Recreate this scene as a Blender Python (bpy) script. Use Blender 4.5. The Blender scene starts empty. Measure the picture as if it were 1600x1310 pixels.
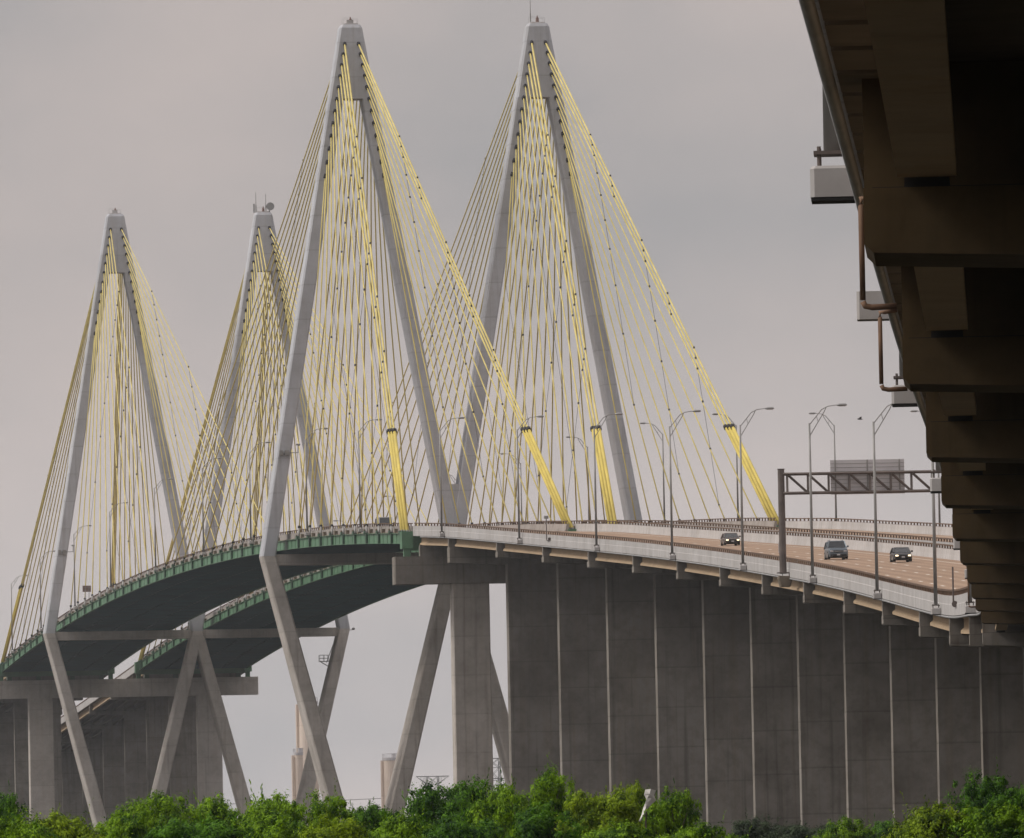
import bpy, math, random
from math import sin, cos, pi, sqrt, radians
from mathutils import Vector, Matrix, noise as mnoise

random.seed(7)
SC = bpy.context.scene
COL = SC.collection

# ------------------------------------------------------------------ camera
F_PX, CX, CY, CZ = 14616.04, -181.578, -1391.971, 1.840
YAW, PITCH, ROLL = 0.136228, 0.050756, -0.020056
fw = Vector((sin(YAW) * cos(PITCH), cos(YAW) * cos(PITCH), sin(PITCH)))
rt = Vector((cos(YAW), -sin(YAW), 0.0))
up = rt.cross(fw)
rt2 = rt * cos(ROLL) + up * sin(ROLL)
up2 = -rt * sin(ROLL) + up * cos(ROLL)
cam = bpy.data.cameras.new("camera")
cam.sensor_width = 36.0
cam.sensor_fit = 'HORIZONTAL'
cam.lens = 36.0 * F_PX / 1600.0
cam.clip_start = 1.0
cam.clip_end = 20000.0
camo = bpy.data.objects.new("camera", cam)
COL.objects.link(camo)
m = Matrix.Identity(4)
for i in range(3):
    m[i][0], m[i][1], m[i][2] = rt2[i], up2[i], -fw[i]
m[0][3], m[1][3], m[2][3] = CX, CY, CZ
camo.matrix_world = m
SC.camera = camo

# ------------------------------------------------------------------ world / sun / exposure
SUN_EL, SUN_AZ = radians(44), radians(-84)     # azimuth from +Y towards +X
w = bpy.data.worlds.new("World")
SC.world = w
w.use_nodes = True
nt = w.node_tree
for n in list(nt.nodes):
    nt.nodes.remove(n)
N, L = nt.nodes.new, nt.links.new
out = N('ShaderNodeOutputWorld'); bg = N('ShaderNodeBackground')
sky = N('ShaderNodeTexSky'); sky.sky_type = 'NISHITA'; sky.sun_disc = False
sky.sun_elevation = SUN_EL; sky.sun_rotation = SUN_AZ
sky.dust_density = 6.0; sky.air_density = 1.0
hs = N('ShaderNodeHueSaturation'); hs.inputs['Saturation'].default_value = 0.10
L(sky.outputs[0], hs.inputs['Color'])
tc = N('ShaderNodeTexCoord'); sep = N('ShaderNodeSeparateXYZ'); L(tc.outputs['Generated'], sep.inputs[0])
mr = N('ShaderNodeFloatCurve')            # overcast: pale band at the horizon, duller just above, bright zenith
cv = mr.mapping.curves[0]
cv.points[0].location = (0.0, 0.50); cv.points[1].location = (1.0, 0.74)
for px_, py_ in ((0.03, 0.455), (0.09, 0.355), (0.25, 0.46)):
    cv.points.new(px_, py_)
mr.mapping.update()
L(sep.outputs['Z'], mr.inputs['Value'])
ccol = N('ShaderNodeVectorMath'); ccol.operation = 'SCALE'; ccol.inputs[0].default_value = (11.3, 10.5, 10.15)
L(mr.outputs[0], ccol.inputs['Scale'])
# soft overcast mottling
mp = N('ShaderNodeMapping'); mp.inputs['Scale'].default_value = (16, 16, 26)
L(tc.outputs['Generated'], mp.inputs[0])
nz = N('ShaderNodeTexNoise'); nz.inputs['Scale'].default_value = 1.0; nz.inputs['Detail'].default_value = 5.0
nz.inputs['Roughness'].default_value = 0.5
L(mp.outputs[0], nz.inputs['Vector'])
rmp = N('ShaderNodeValToRGB')
rmp.color_ramp.elements[0].position = 0.34; rmp.color_ramp.elements[0].color = (0.82, 0.85, 0.89, 1)
rmp.color_ramp.elements[1].position = 0.66; rmp.color_ramp.elements[1].color = (1.15, 1.09, 1.08, 1)
L(nz.outputs['Fac'], rmp.inputs[0])
mulc = N('ShaderNodeMix'); mulc.data_type = 'RGBA'; mulc.blend_type = 'MULTIPLY'; mulc.inputs['Factor'].default_value = 1.0
L(ccol.outputs[0], mulc.inputs['A']); L(rmp.outputs[0], mulc.inputs['B'])
mixs = N('ShaderNodeMix'); mixs.data_type = 'RGBA'; mixs.inputs['Factor'].default_value = 0.85
L(hs.outputs[0], mixs.inputs['A']); L(mulc.outputs['Result'], mixs.inputs['B'])
L(mixs.outputs['Result'], bg.inputs['Color'])
bg.inputs['Strength'].default_value = 0.122
L(bg.outputs[0], out.inputs['Surface'])

sun = bpy.data.lights.new("sun", 'SUN')
sun.energy = 2.2; sun.angle = radians(24); sun.color = (1.0, 0.95, 0.88)
suno = bpy.data.objects.new("sun", sun)
COL.objects.link(suno)
sd = Vector((sin(SUN_AZ) * cos(SUN_EL), cos(SUN_AZ) * cos(SUN_EL), sin(SUN_EL)))
suno.rotation_euler = sd.to_track_quat('Z', 'Y').to_euler()
SC.view_settings.view_transform = 'Standard'
SC.view_settings.look = 'None'
SC.view_settings.exposure = 0.0
SC.view_settings.gamma = 1.0


# ------------------------------------------------------------------ materials
def nodes_for(name):
    mt = bpy.data.materials.new(name); mt.use_nodes = True
    t = mt.node_tree
    b = t.nodes['Principled BSDF']
    return mt, t, b


def plain(name, c, rough=0.6, metal=0.0, var=0.12, scale=1.5, spec=0.3, emit=None):
    mt, t, b = nodes_for(name)
    g = t.nodes.new('ShaderNodeNewGeometry')
    n = t.nodes.new('ShaderNodeTexNoise'); n.inputs['Scale'].default_value = scale; n.inputs['Detail'].default_value = 4
    t.links.new(g.outputs['Position'], n.inputs['Vector'])
    r = t.nodes.new('ShaderNodeValToRGB')
    r.color_ramp.elements[0].position = 0.3; r.color_ramp.elements[1].position = 0.7
    r.color_ramp.elements[0].color = tuple(x * (1 - var) for x in c) + (1,)
    r.color_ramp.elements[1].color = tuple(min(1, x * (1 + var)) for x in c) + (1,)
    t.links.new(n.outputs['Fac'], r.inputs[0]); t.links.new(r.outputs[0], b.inputs['Base Color'])
    b.inputs['Roughness'].default_value = rough; b.inputs['Metallic'].default_value = metal
    b.inputs['Specular IOR Level'].default_value = spec
    if emit:
        b.inputs['Emission Color'].default_value = emit[0] + (1,); b.inputs['Emission Strength'].default_value = emit[1]
    return mt


def concrete(name, c, stain=0.3, streak=0.25, joint=4.6, jdark=0.25, tint=(0.9, 0.82, 0.72), scale=0.25, rough=0.9):
    """cast concrete: cloudy mottling, vertical run-off streaks, pour joints"""
    mt, t, b = nodes_for(name)
    ln = t.links.new
    g = t.nodes.new('ShaderNodeNewGeometry')
    def mul(a, fac_sock, col, invert=False):
        mx = t.nodes.new('ShaderNodeMix'); mx.data_type = 'RGBA'; mx.blend_type = 'MULTIPLY'
        ln(fac_sock, mx.inputs['Factor']); ln(a, mx.inputs['A']); mx.inputs['B'].default_value = col + (1,)
        return mx.outputs['Result']
    def nse(sc, detail=5, vec=None, rgh=0.55):
        n = t.nodes.new('ShaderNodeTexNoise'); n.inputs['Scale'].default_value = sc; n.inputs['Detail'].default_value = detail
        n.inputs['Roughness'].default_value = rgh
        ln(vec if vec else g.outputs['Position'], n.inputs['Vector']); return n.outputs['Fac']
    def rng(s, a, bb, lo=0.0, hi=1.0):
        r = t.nodes.new('ShaderNodeMapRange'); r.inputs[1].default_value = a; r.inputs[2].default_value = bb
        r.inputs[3].default_value = lo; r.inputs[4].default_value = hi; ln(s, r.inputs[0]); return r.outputs[0]
    rgb = t.nodes.new('ShaderNodeRGB'); rgb.outputs[0].default_value = c + (1,)
    col = rgb.outputs[0]
    col = mul(col, rng(nse(scale), 0.38, 0.72, 0, stain), (0.45, 0.43, 0.40))
    col = mul(col, rng(nse(scale * 5, 6, rgh=0.7), 0.45, 0.75, 0, stain * 0.9), (0.6, 0.57, 0.53))
    mp_ = t.nodes.new('ShaderNodeMapping'); mp_.inputs['Scale'].default_value = (1.6, 1.6, 0.05)
    ln(g.outputs['Position'], mp_.inputs[0])
    col = mul(col, rng(nse(1.0, 4, mp_.outputs[0]), 0.48, 0.75, 0, streak), tint)
    col = mul(col, rng(nse(0.9, 4, mp_.outputs[0]), 0.55, 0.72, 0, streak), (0.40, 0.37, 0.34))
    if joint:
        s = t.nodes.new('ShaderNodeSeparateXYZ'); ln(g.outputs['Position'], s.inputs[0])
        d = t.nodes.new('ShaderNodeMath'); d.operation = 'DIVIDE'; ln(s.outputs['Z'], d.inputs[0]); d.inputs[1].default_value = joint
        fr = t.nodes.new('ShaderNodeMath'); fr.operation = 'FRACT'; ln(d.outputs[0], fr.inputs[0])
        col = mul(col, rng(fr.outputs[0], 0.0, 0.05, jdark, 0.0), (0.3, 0.28, 0.26))
        fl = t.nodes.new('ShaderNodeMath'); fl.operation = 'FLOOR'; ln(d.outputs[0], fl.inputs[0])
        wn = t.nodes.new('ShaderNodeTexWhiteNoise'); wn.noise_dimensions = '1D'
        oi = t.nodes.new('ShaderNodeObjectInfo'); ad = t.nodes.new('ShaderNodeMath'); ad.operation = 'MULTIPLY_ADD'
        ln(oi.outputs['Random'], ad.inputs[0]); ad.inputs[1].default_value = 37.0; ln(fl.outputs[0], ad.inputs[2]); ln(ad.outputs[0], wn.inputs['W'])
        col = mul(col, rng(oi.outputs['Random'], 0, 1, 0, 0.20), (0.70, 0.72, 0.80))
        col = mul(col, rng(wn.outputs['Value'], 0, 1, 0, 0.22), (0.62, 0.60, 0.58))
    ln(col, b.inputs['Base Color'])
    b.inputs['Roughness'].default_value = rough; b.inputs['Specular IOR Level'].default_value = 0.2
    bp = t.nodes.new('ShaderNodeBump'); bp.inputs['Strength'].default_value = 0.25; bp.inputs['Distance'].default_value = 0.05
    ln(nse(2.0, 6), bp.inputs['Height']); ln(bp.outputs[0], b.inputs['Normal'])
    return mt


M = {}
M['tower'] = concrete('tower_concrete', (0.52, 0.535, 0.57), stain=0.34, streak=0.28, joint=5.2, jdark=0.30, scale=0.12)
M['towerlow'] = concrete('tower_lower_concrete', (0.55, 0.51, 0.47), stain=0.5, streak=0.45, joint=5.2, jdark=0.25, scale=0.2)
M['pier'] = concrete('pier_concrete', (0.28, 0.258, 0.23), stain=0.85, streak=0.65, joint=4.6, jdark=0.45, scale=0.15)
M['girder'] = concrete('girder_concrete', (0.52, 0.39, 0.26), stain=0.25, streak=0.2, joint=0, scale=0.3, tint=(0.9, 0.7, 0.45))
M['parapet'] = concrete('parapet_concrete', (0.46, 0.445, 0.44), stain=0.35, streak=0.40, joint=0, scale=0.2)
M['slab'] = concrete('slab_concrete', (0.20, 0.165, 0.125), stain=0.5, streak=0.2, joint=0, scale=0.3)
M['road'] = concrete('road_concrete', (0.34, 0.235, 0.165), stain=0.25, streak=0.0, joint=0, scale=0.08, tint=(0.9, 0.7, 0.5))
def road_mat():
    mt = M['road']; t = mt.node_tree; ln = t.links.new; b = t.nodes['Principled BSDF']
    src = b.inputs['Base Color'].links[0].from_socket
    uv = t.nodes.new('ShaderNodeUVMap'); uv.uv_map = 'lane'
    sp = t.nodes.new('ShaderNodeSeparateXYZ'); ln(uv.outputs[0], sp.inputs[0])
    a = t.nodes.new('ShaderNodeMath'); a.operation = 'MULTIPLY_ADD'; ln(sp.outputs['X'], a.inputs[0]); a.inputs[1].default_value = 2 * pi / 1.83; a.inputs[2].default_value = -2 * pi / 1.83 * 3.6
    c = t.nodes.new('ShaderNodeMath'); c.operation = 'COSINE'; ln(a.outputs[0], c.inputs[0])
    r = t.nodes.new('ShaderNodeMapRange'); ln(c.outputs[0], r.inputs[0]); r.inputs[1].default_value = 1.0; r.inputs[2].default_value = -1.0; r.inputs[3].default_value = 0.0; r.inputs[4].default_value = 0.42
    m1 = t.nodes.new('ShaderNodeMix'); m1.data_type = 'RGBA'; m1.blend_type = 'MULTIPLY'; ln(r.outputs[0], m1.inputs['Factor']); ln(src, m1.inputs['A']); m1.inputs['B'].default_value = (0.55, 0.52, 0.50, 1)
    d = t.nodes.new('ShaderNodeMath'); d.operation = 'DIVIDE'; ln(sp.outputs['Y'], d.inputs[0]); d.inputs[1].default_value = 48.6
    f = t.nodes.new('ShaderNodeMath'); f.operation = 'FRACT'; ln(d.outputs[0], f.inputs[0])
    r2 = t.nodes.new('ShaderNodeMapRange'); ln(f.outputs[0], r2.inputs[0]); r2.inputs[1].default_value = 0.0; r2.inputs[2].default_value = 0.02; r2.inputs[3].default_value = 0.7; r2.inputs[4].default_value = 0.0
    m2 = t.nodes.new('ShaderNodeMix'); m2.data_type = 'RGBA'; m2.blend_type = 'MULTIPLY'; ln(r2.outputs[0], m2.inputs['Factor']); ln(m1.outputs['Result'], m2.inputs['A']); m2.inputs['B'].default_value = (0.45, 0.43, 0.42, 1)
    def mth(op, x, y=None):
        q = t.nodes.new('ShaderNodeMath'); q.operation = op
        for k, v in enumerate((x, y)):
            if v is None: continue
            if isinstance(v, float): q.inputs[k].default_value = v
            else: ln(v, q.inputs[k])
        return q.outputs[0]
    U, S = sp.outputs['X'], sp.outputs['Y']
    off = mth('ABSOLUTE', mth('SUBTRACT', mth('FRACT', mth('DIVIDE', mth('SUBTRACT', U, 5.43), 3.66)), 0.5))
    dash = mth('MULTIPLY', mth('LESS_THAN', off, 0.032), mth('LESS_THAN', mth('FRACT', mth('DIVIDE', S, 12.0)), 0.26))
    dash = mth('MULTIPLY', dash, mth('MULTIPLY', mth('GREATER_THAN', U, 5.5), mth('LESS_THAN', U, 16.4)))
    edge = mth('LESS_THAN', mth('ABSOLUTE', mth('SUBTRACT', mth('ABSOLUTE', mth('SUBTRACT', U, 11.3)), 8.7)), 0.07)
    m3 = t.nodes.new('ShaderNodeMix'); m3.data_type = 'RGBA'; ln(mth('MAXIMUM', dash, edge), m3.inputs['Factor']); ln(m2.outputs['Result'], m3.inputs['A']); m3.inputs['B'].default_value = (0.66, 0.62, 0.56, 1)
    ln(m3.outputs['Result'], b.inputs['Base Color'])


road_mat()


def lane_uv(o, segs):
    lay = o.data.uv_layers.new(name='lane')
    for i, (a, b, ua, ub) in enumerate(segs):
        for k, c in enumerate(((ua, a), (ua, b), (ub, b), (ub, a))):
            lay.data[4 * i + k].uv = c


M['mark'] = plain('lane_paint', (0.78, 0.74, 0.68), 0.7)
M['rail'] = plain('rail_brown_paint', (0.115, 0.068, 0.042), 0.7, 0, 0.25, 0.6)
M['green'] = plain('girder_green_paint', (0.085, 0.185, 0.105), 0.55, 0, 0.22, 0.35)
M['greend'] = plain('stiffener_green_paint', (0.035, 0.085, 0.05), 0.55, 0, 0.2, 0.5)
M['teal'] = plain('underside_teal_paint', (0.010, 0.080, 0.095), 0.6, 0, 0.2, 0.2)
M['yellow'] = plain('cable_yellow_sheath', (0.58, 0.49, 0.185), 0.8, 0, 0.16, 0.4, 0.1)
M['yellowpipe'] = plain('yellow_guide_pipe', (0.58, 0.465, 0.11), 0.6, 0, 0.16, 0.25, 0.2)
M['barrier'] = concrete('deck_barrier_concrete', (0.34, 0.31, 0.29), stain=0.5, streak=0.4, joint=0, scale=0.4)
M['shaded_cap'] = concrete('shade_darkened_cap_concrete', (0.115, 0.08, 0.04), stain=0.5, streak=0.5, joint=0, scale=0.5)  # pier cap concrete with the shade under the near viaduct put into its colour
M['inner'] = concrete('shade_darkened_girder_concrete', (0.12, 0.088, 0.05), stain=0.4, streak=0.2, joint=0, scale=0.3)  # darker copy of the girder concrete, shade between the girders painted into the colour
M['black'] = plain('black_rubber', (0.018, 0.017, 0.017), 0.7)
M['rope'] = plain('damper_rope_steel', (0.06, 0.055, 0.05), 0.7)
M['galv'] = plain('galvanised_steel', (0.30, 0.30, 0.30), 0.55, 0.3, 0.15, 0.8)
M['pole'] = plain('lamp_pole_steel', (0.26, 0.255, 0.245), 0.6, 0.2, 0.2, 0.6)
M['gantry'] = plain('gantry_weathered_steel', (0.12, 0.098, 0.088), 0.75, 0.0, 0.3, 0.8)
M['signback'] = plain('sign_back_aluminium', (0.55, 0.535, 0.55), 0.5, 0.4, 0.08, 0.5)
M['rust'] = plain('rusty_pipe_paint', (0.19, 0.115, 0.075), 0.8, 0, 0.35, 2.5)
M['white'] = plain('pale_sheet', (0.62, 0.60, 0.57), 0.7, 0, 0.15, 2.0)
M['redsign'] = plain('faded_red_sign_back', (0.20, 0.13, 0.11), 0.7)
M['silo'] = concrete('tank_tower_concrete', (0.80, 0.68, 0.58), stain=0.2, streak=0.2, joint=9.0, jdark=0.2, scale=0.05)
M['bark'] = plain('bark', (0.085, 0.065, 0.05), 0.9, 0, 0.3, 6)
M['glass'] = plain('car_glass', (0.03, 0.035, 0.04), 0.12, 0, 0.05, 1.0, 0.5)
M['carblack'] = plain('black_car_paint', (0.035, 0.034, 0.037), 0.28, 0.2, 0.05, 1.0, 0.5)
M['carblue'] = plain('slate_blue_car_paint', (0.10, 0.125, 0.15), 0.28, 0.3, 0.05, 1.0, 0.5)
M['carbrown'] = plain('dark_brown_car_paint', (0.085, 0.065, 0.06), 0.3, 0.2, 0.05, 1.0, 0.5)
M['cargrey'] = plain('grey_van_paint', (0.24, 0.24, 0.25), 0.35, 0.2, 0.05, 1.0, 0.5)
M['tyre'] = plain('tyre_rubber', (0.02, 0.02, 0.02), 0.85)
M['chrome'] = plain('bright_trim', (0.5, 0.5, 0.5), 0.25, 0.9)
M['headlight'] = plain('lit_headlight', (0.9, 0.85, 0.7), 0.3, 0, 0.02, 1, 0.3, ((1.0, 0.80, 0.5), 2.2))
M['lens'] = plain('clear_lamp_lens', (0.45, 0.45, 0.46), 0.2)
M['bird'] = plain('grey_feathers', (0.12, 0.12, 0.125), 0.8)


def leafmat(name, dark, light):
    mt, t, b = nodes_for(name)
    ln = t.links.new
    g = t.nodes.new('ShaderNodeNewGeometry')
    n = t.nodes.new('ShaderNodeTexNoise'); n.inputs['Scale'].default_value = 1.6; n.inputs['Detail'].default_value = 2
    ln(g.outputs['Position'], n.inputs['Vector'])
    add = t.nodes.new('ShaderNodeMath'); add.operation = 'MULTIPLY_ADD'
    ln(g.outputs['Random Per Island'], add.inputs[0]); add.inputs[1].default_value = 0.30
    ln(n.outputs['Fac'], add.inputs[2])
    r = t.nodes.new('ShaderNodeValToRGB')
    r.color_ramp.elements[0].position = 0.48; r.color_ramp.elements[0].color = dark + (1,)
    r.color_ramp.elements[1].position = 0.80; r.color_ramp.elements[1].color = light + (1,)
    ln(add.outputs[0], r.inputs[0]); ln(r.outputs[0], b.inputs['Base Color'])
    b.inputs['Roughness'].default_value = 0.6; b.inputs['Specular IOR Level'].default_value = 0.15
    tr = t.nodes.new('ShaderNodeBsdfTranslucent'); ln(r.outputs[0], tr.inputs['Color'])
    mx = t.nodes.new('ShaderNodeMixShader'); mx.inputs[0].default_value = 0.30
    ln(b.outputs[0], mx.inputs[1]); ln(tr.outputs[0], mx.inputs[2])
    ln(mx.outputs[0], t.nodes['Material Output'].inputs['Surface'])
    return mt


M['leaf_bright'] = leafmat('leaves_bright_green', (0.026, 0.085, 0.004), (0.225, 0.39, 0.008))
M['leaf_dark'] = leafmat('leaves_dark_green', (0.011, 0.050, 0.006), (0.11, 0.26, 0.010))
M['leaf_yellow'] = leafmat('leaves_yellow_green', (0.05, 0.10, 0.004), (0.26, 0.37, 0.008))
M['leaf_dull'] = leafmat('leaves_dull_green', (0.03, 0.05, 0.025), (0.07, 0.10, 0.05))


# ------------------------------------------------------------------ mesh helpers
class MB:
    def __init__(self):
        self.v = []; self.f = []

    def hexa(self, p):
        """8 points: bottom 0-3 (ccw from above), top 4-7"""
        b = len(self.v); self.v += [tuple(q) for q in p]
        for f in ((3, 2, 1, 0), (4, 5, 6, 7), (0, 1, 5, 4), (1, 2, 6, 5), (2, 3, 7, 6), (3, 0, 4, 7)):
            self.f.append(tuple(b + i for i in f))
        return self

    def box(self, c, s, ang=0.0):
        cx, cy, cz = c; hx, hy, hz = s[0] / 2, s[1] / 2, s[2] / 2
        ca, sa = cos(ang), sin(ang)
        p = []
        for z in (-hz, hz):
            for x, y in ((-hx, -hy), (hx, -hy), (hx, hy), (-hx, hy)):
                p.append((cx + x * ca - y * sa, cy + x * sa + y * ca, cz + z))
        return self.hexa(p)

    def loft(self, secs, caps=True):
        b = len(self.v); n = len(secs[0])
        for s in secs:
            self.v += [tuple(q) for q in s]
        for i in range(len(secs) - 1):
            for k in range(n):
                k2 = (k + 1) % n
                self.f.append((b + i * n + k, b + i * n + k2, b + (i + 1) * n + k2, b + (i + 1) * n + k))
        if caps:
            self.f.append(tuple(b + k for k in reversed(range(n))))
            self.f.append(tuple(b + (len(secs) - 1) * n + k for k in range(n)))
        return self

    def tube(self, p0, p1, r0, r1=None, n=8):
        return self.path([p0, p1], [r0, r0 if r1 is None else r1], n)

    def path(self, pts, rad, n=8):
        pts = [Vector(p) for p in pts]
        if not isinstance(rad, (list, tuple)):
            rad = [rad] * len(pts)
        secs = []
        for i, p in enumerate(pts):
            d = (pts[min(i + 1, len(pts) - 1)] - pts[max(i - 1, 0)]).normalized()
            a = Vector((0, 0, 1)) if abs(d.z) < 0.9 else Vector((1, 0, 0))
            u = d.cross(a).normalized(); v = u.cross(d).normalized()
            # ring ordered so that faces point outwards
            secs.append([p + (u * cos(2 * pi * k / n) + v * sin(2 * pi * k / n)) * rad[i] for k in range(n)])
        secs = [list(reversed(s)) for s in secs]
        return self.loft(secs)

    def bar(self, p0, p1, wd):
        return self.path([p0, p1], wd * 0.7071, 4)

    def quad(self, a, b_, c, d):
        b = len(self.v); self.v += [tuple(a), tuple(b_), tuple(c), tuple(d)]
        self.f.append((b, b + 1, b + 2, b + 3)); return self


def build(name, mb, mat, parent=None, smooth=False, base=None):
    me = bpy.data.meshes.new(name)
    if parent is not None:
        bx, by, bz = parent['_base']
    else:
        bx, by, bz = base if base else (0, 0, 0)
    me.from_pydata([(x - bx, y - by, z - bz) for x, y, z in mb.v], [], mb.f)
    me.materials.append(mat)
    if smooth:
        me.polygons.foreach_set('use_smooth', [True] * len(me.polygons))
    me.update()
    o = bpy.data.objects.new(name, me)
    COL.objects.link(o)
    if parent is not None:
        o.parent = parent
    else:
        o.location = (bx, by, bz)
    o['_base'] = (bx, by, bz)
    ALL.append(o)
    return o


ALL = []


def thing(name, label, cat, loc=(0, 0, 0), group=None, kind=None):
    o = bpy.data.objects.new(name, None)
    o.empty_display_size = 1.0
    COL.objects.link(o)
    o.location = loc
    o['_base'] = tuple(loc)
    o['label'] = label; o['category'] = cat
    if group: o['group'] = group
    if kind: o['kind'] = kind
    ALL.append(o)
    return o


def tag(o, label, cat, group=None):
    o['label'] = label; o['category'] = cat
    if group: o['group'] = group
    return o


def octa(cx, cy, z, wx, wy, ch=0.22):
    hx, hy = wx / 2, wy / 2
    pts = [(-hx + ch, -hy), (hx - ch, -hy), (hx, -hy + ch), (hx, hy - ch), (hx - ch, hy), (-hx + ch, hy), (-hx, hy - ch), (-hx, -hy + ch)]
    return [(cx + x, cy + y, z) for x, y in pts]


ORD = ['longest', 'second longest', 'third longest', 'fourth longest', 'fifth longest', 'sixth longest', 'sixth shortest',
       'fifth shortest', 'fourth shortest', 'third shortest', 'second shortest', 'shortest']

# ------------------------------------------------------------------ alignment
# lower outer corner of every pier cap of the curving approach, front (far) to near
TIPS = [(-23.7, -176.24, 46.7), (-23.91, -224.89, 44.2), (-24.87, -273.49, 41.75), (-26.38, -322.08, 39.35), (-28.44, -370.66, 36.98),
        (-31.04, -419.22, 34.57), (-34.22, -467.74, 32.16), (-37.91, -516.22, 29.74), (-42.1, -564.66, 27.36), (-46.83, -613.06, 24.96),
        (-52.12, -661.39, 22.56), (-57.91, -709.68, 20.25), (-64.55, -757.86, 18.3), (-72.13, -805.89, 17.0), (-80.3, -853.78, 15.8),
        (-89.3, -901.35, 15.75), (-97.65, -944.37, 15.15), (-105.89, -987.39, 14.42), (-114.09, -1030.41, 13.68), (-122.35, -1073.43, 12.94),
        (-130.56, -1116.45, 12.17), (-138.79, -1159.48, 11.40), (-147.0, -1202.5, 10.60), (-155.2, -1245.53, 9.76), (-163.35, -1288.56, 8.88),
        (-171.5, -1331.6, 8.0), (-179.65, -1374.64, 7.12), (-187.8, -1417.7, 6.24)]
WD = 22.6             # width of one roadway
OFF = 28.38           # centre distance of the two roadways
XE = -25.5            # outer edge of the left bridge deck
Z_ROAD = 2.45         # road above pier-cap underside


def zroad(Y):
    return 57.85 - 6.3e-5 * (Y - 195) ** 2


def catmull(pts, step=4.0):
    P = [Vector(p) for p in pts]
    P = [P[0] * 2 - P[1]] + P + [P[-1] * 2 - P[-2]]
    res = []
    for i in range(1, len(P) - 2):
        n = max(2, int((P[i + 1] - P[i]).length / step))
        for k in range(n):
            t = k / n
            a, b, c, d = P[i - 1], P[i], P[i + 1], P[i + 2]
            res.append(0.5 * ((2 * b) + (c - a) * t + (2 * a - 5 * b + 4 * c - d) * t * t + (3 * b - a - 3 * c + d) * t ** 3))
    res.append(P[-2])
    return res


class Line:
    """a road edge line: points + left-to-right unit normals, arclength"""
    def __init__(self, pts):
        self.p = pts; self.s = [0.0]; self.n = []
        for i in range(1, len(pts)):
            self.s.append(self.s[-1] + (pts[i].xy - pts[i - 1].xy).length)
        for i in range(len(pts)):
            d = (pts[min(i + 1, len(pts) - 1)] - pts[max(i - 1, 0)]); d.z = 0; d.normalize()
            self.n.append(Vector((-d.y, d.x, 0)))      # travelling towards the viewer, "right in the picture"
        self.len = self.s[-1]

    def at(self, s, u=0.0, v=0.0):
        s = max(0.0, min(self.len, s))
        lo, hi = 0, len(self.s) - 1
        while hi - lo > 1:
            mid = (lo + hi) // 2
            if self.s[mid] <= s: lo = mid
            else: hi = mid
        t = (s - self.s[lo]) / (self.s[hi] - self.s[lo])
        q = self.p[lo].lerp(self.p[hi], t); n = self.n[lo].lerp(self.n[hi], t)
        return q + n * u + Vector((0, 0, v))

    def normal(self, s):
        a = self.at(s, 0); b = self.at(s, 1); return (b - a).normalized()

    def s_of_y(self, y):
        for i in range(1, len(self.p)):
            if (self.p[i - 1].y - y) * (self.p[i].y - y) <= 0:
                t = (self.p[i - 1].y - y) / (self.p[i - 1].y - self.p[i].y)
                return self.s[i - 1] + t * (self.s[i] - self.s[i - 1])
        return self.len


def TIP_O(k):
    """deck overhang beyond the cap tip"""
    return 0.03 + 0.36 * max(0.0, min(1.0, (k - 18) / 4))


appr_pts = [Vector((-24.75, -147.6, zroad(-147.6)))]
for k, (x, y, z) in enumerate(TIPS):
    a = Vector(TIPS[max(k - 1, 0)]); b = Vector(TIPS[min(k + 1, len(TIPS) - 1)])
    d = b - a; d.z = 0; d.normalize()
    n = Vector((-d.y, d.x, 0))
    appr_pts.append(Vector((x, y, z + Z_ROAD)) - n * TIP_O(k))
A = Line(catmull(appr_pts))
BR = Line([Vector((XE, 528 - i * 5.0, zroad(528 - i * 5.0))) for i in range(135)] + [Vector((XE, -147.2, zroad(-147.2)))])
far_pts = []
zz, sl = zroad(528.4), 2 * 6.3e-5 * (528 - 195)
for i in range(80):
    Y = 528.4 + i * 8
    far_pts.append(Vector((-24.2 - 0.000018 * (i * 8) ** 2, Y, zz - sl * i * 8 - 1.2e-5 * (i * 8) ** 2 * 0.4)))
FA = Line(list(reversed(far_pts)))

S_MAX = A.len


def sweep(mb, line, s0, s1, prof, step=4.0, zoff=0.0):
    """extrude a closed (u, v) profile along a line; profile listed clockwise seen looking along travel"""
    n = max(1, int(math.ceil((s1 - s0) / step)))
    secs = []
    for i in range(n + 1):
        s = s0 + (s1 - s0) * i / n
        secs.append([line.at(s, u, v + zoff) for u, v in prof])
    mb.loft(secs)
    return mb


def comb(mb, line, spots, wdt, s0, s1, low, high, zoff=0.0):
    """one connected strip of profile 'low' that steps out to profile 'high' at every spot"""
    secs = [[line.at(s0, u, v) for u, v in low]]
    for s in spots:
        if s - wdt / 2 <= s0 or s + wdt / 2 >= s1: continue
        for q, pf in ((s - wdt / 2 - 0.005, low), (s - wdt / 2, high), (s + wdt / 2, high), (s + wdt / 2 + 0.005, low)):
            secs.append([line.at(q, u, v) for u, v in pf])
    secs.append([line.at(s1, u, v) for u, v in low])
    mb.loft(secs)
    return mb


def rect(u0, u1, v0, v1):
    return [(u0, v0), (u0, v1), (u1, v1), (u1, v0)]


GIRD_PROF = [(-0.33, 0.0), (-0.33, 0.20), (-0.10, 0.40), (-0.10, 1.0), (-0.26, 1.12), (-0.26, 1.30), (0.26, 1.30), (0.26, 1.12), (0.10, 1.0), (0.10, 0.40), (0.33, 0.20), (0.33, 0.0)]
GIRD = [1.10 + i * (WD - 2.2) / 9 for i in range(10)]


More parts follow.
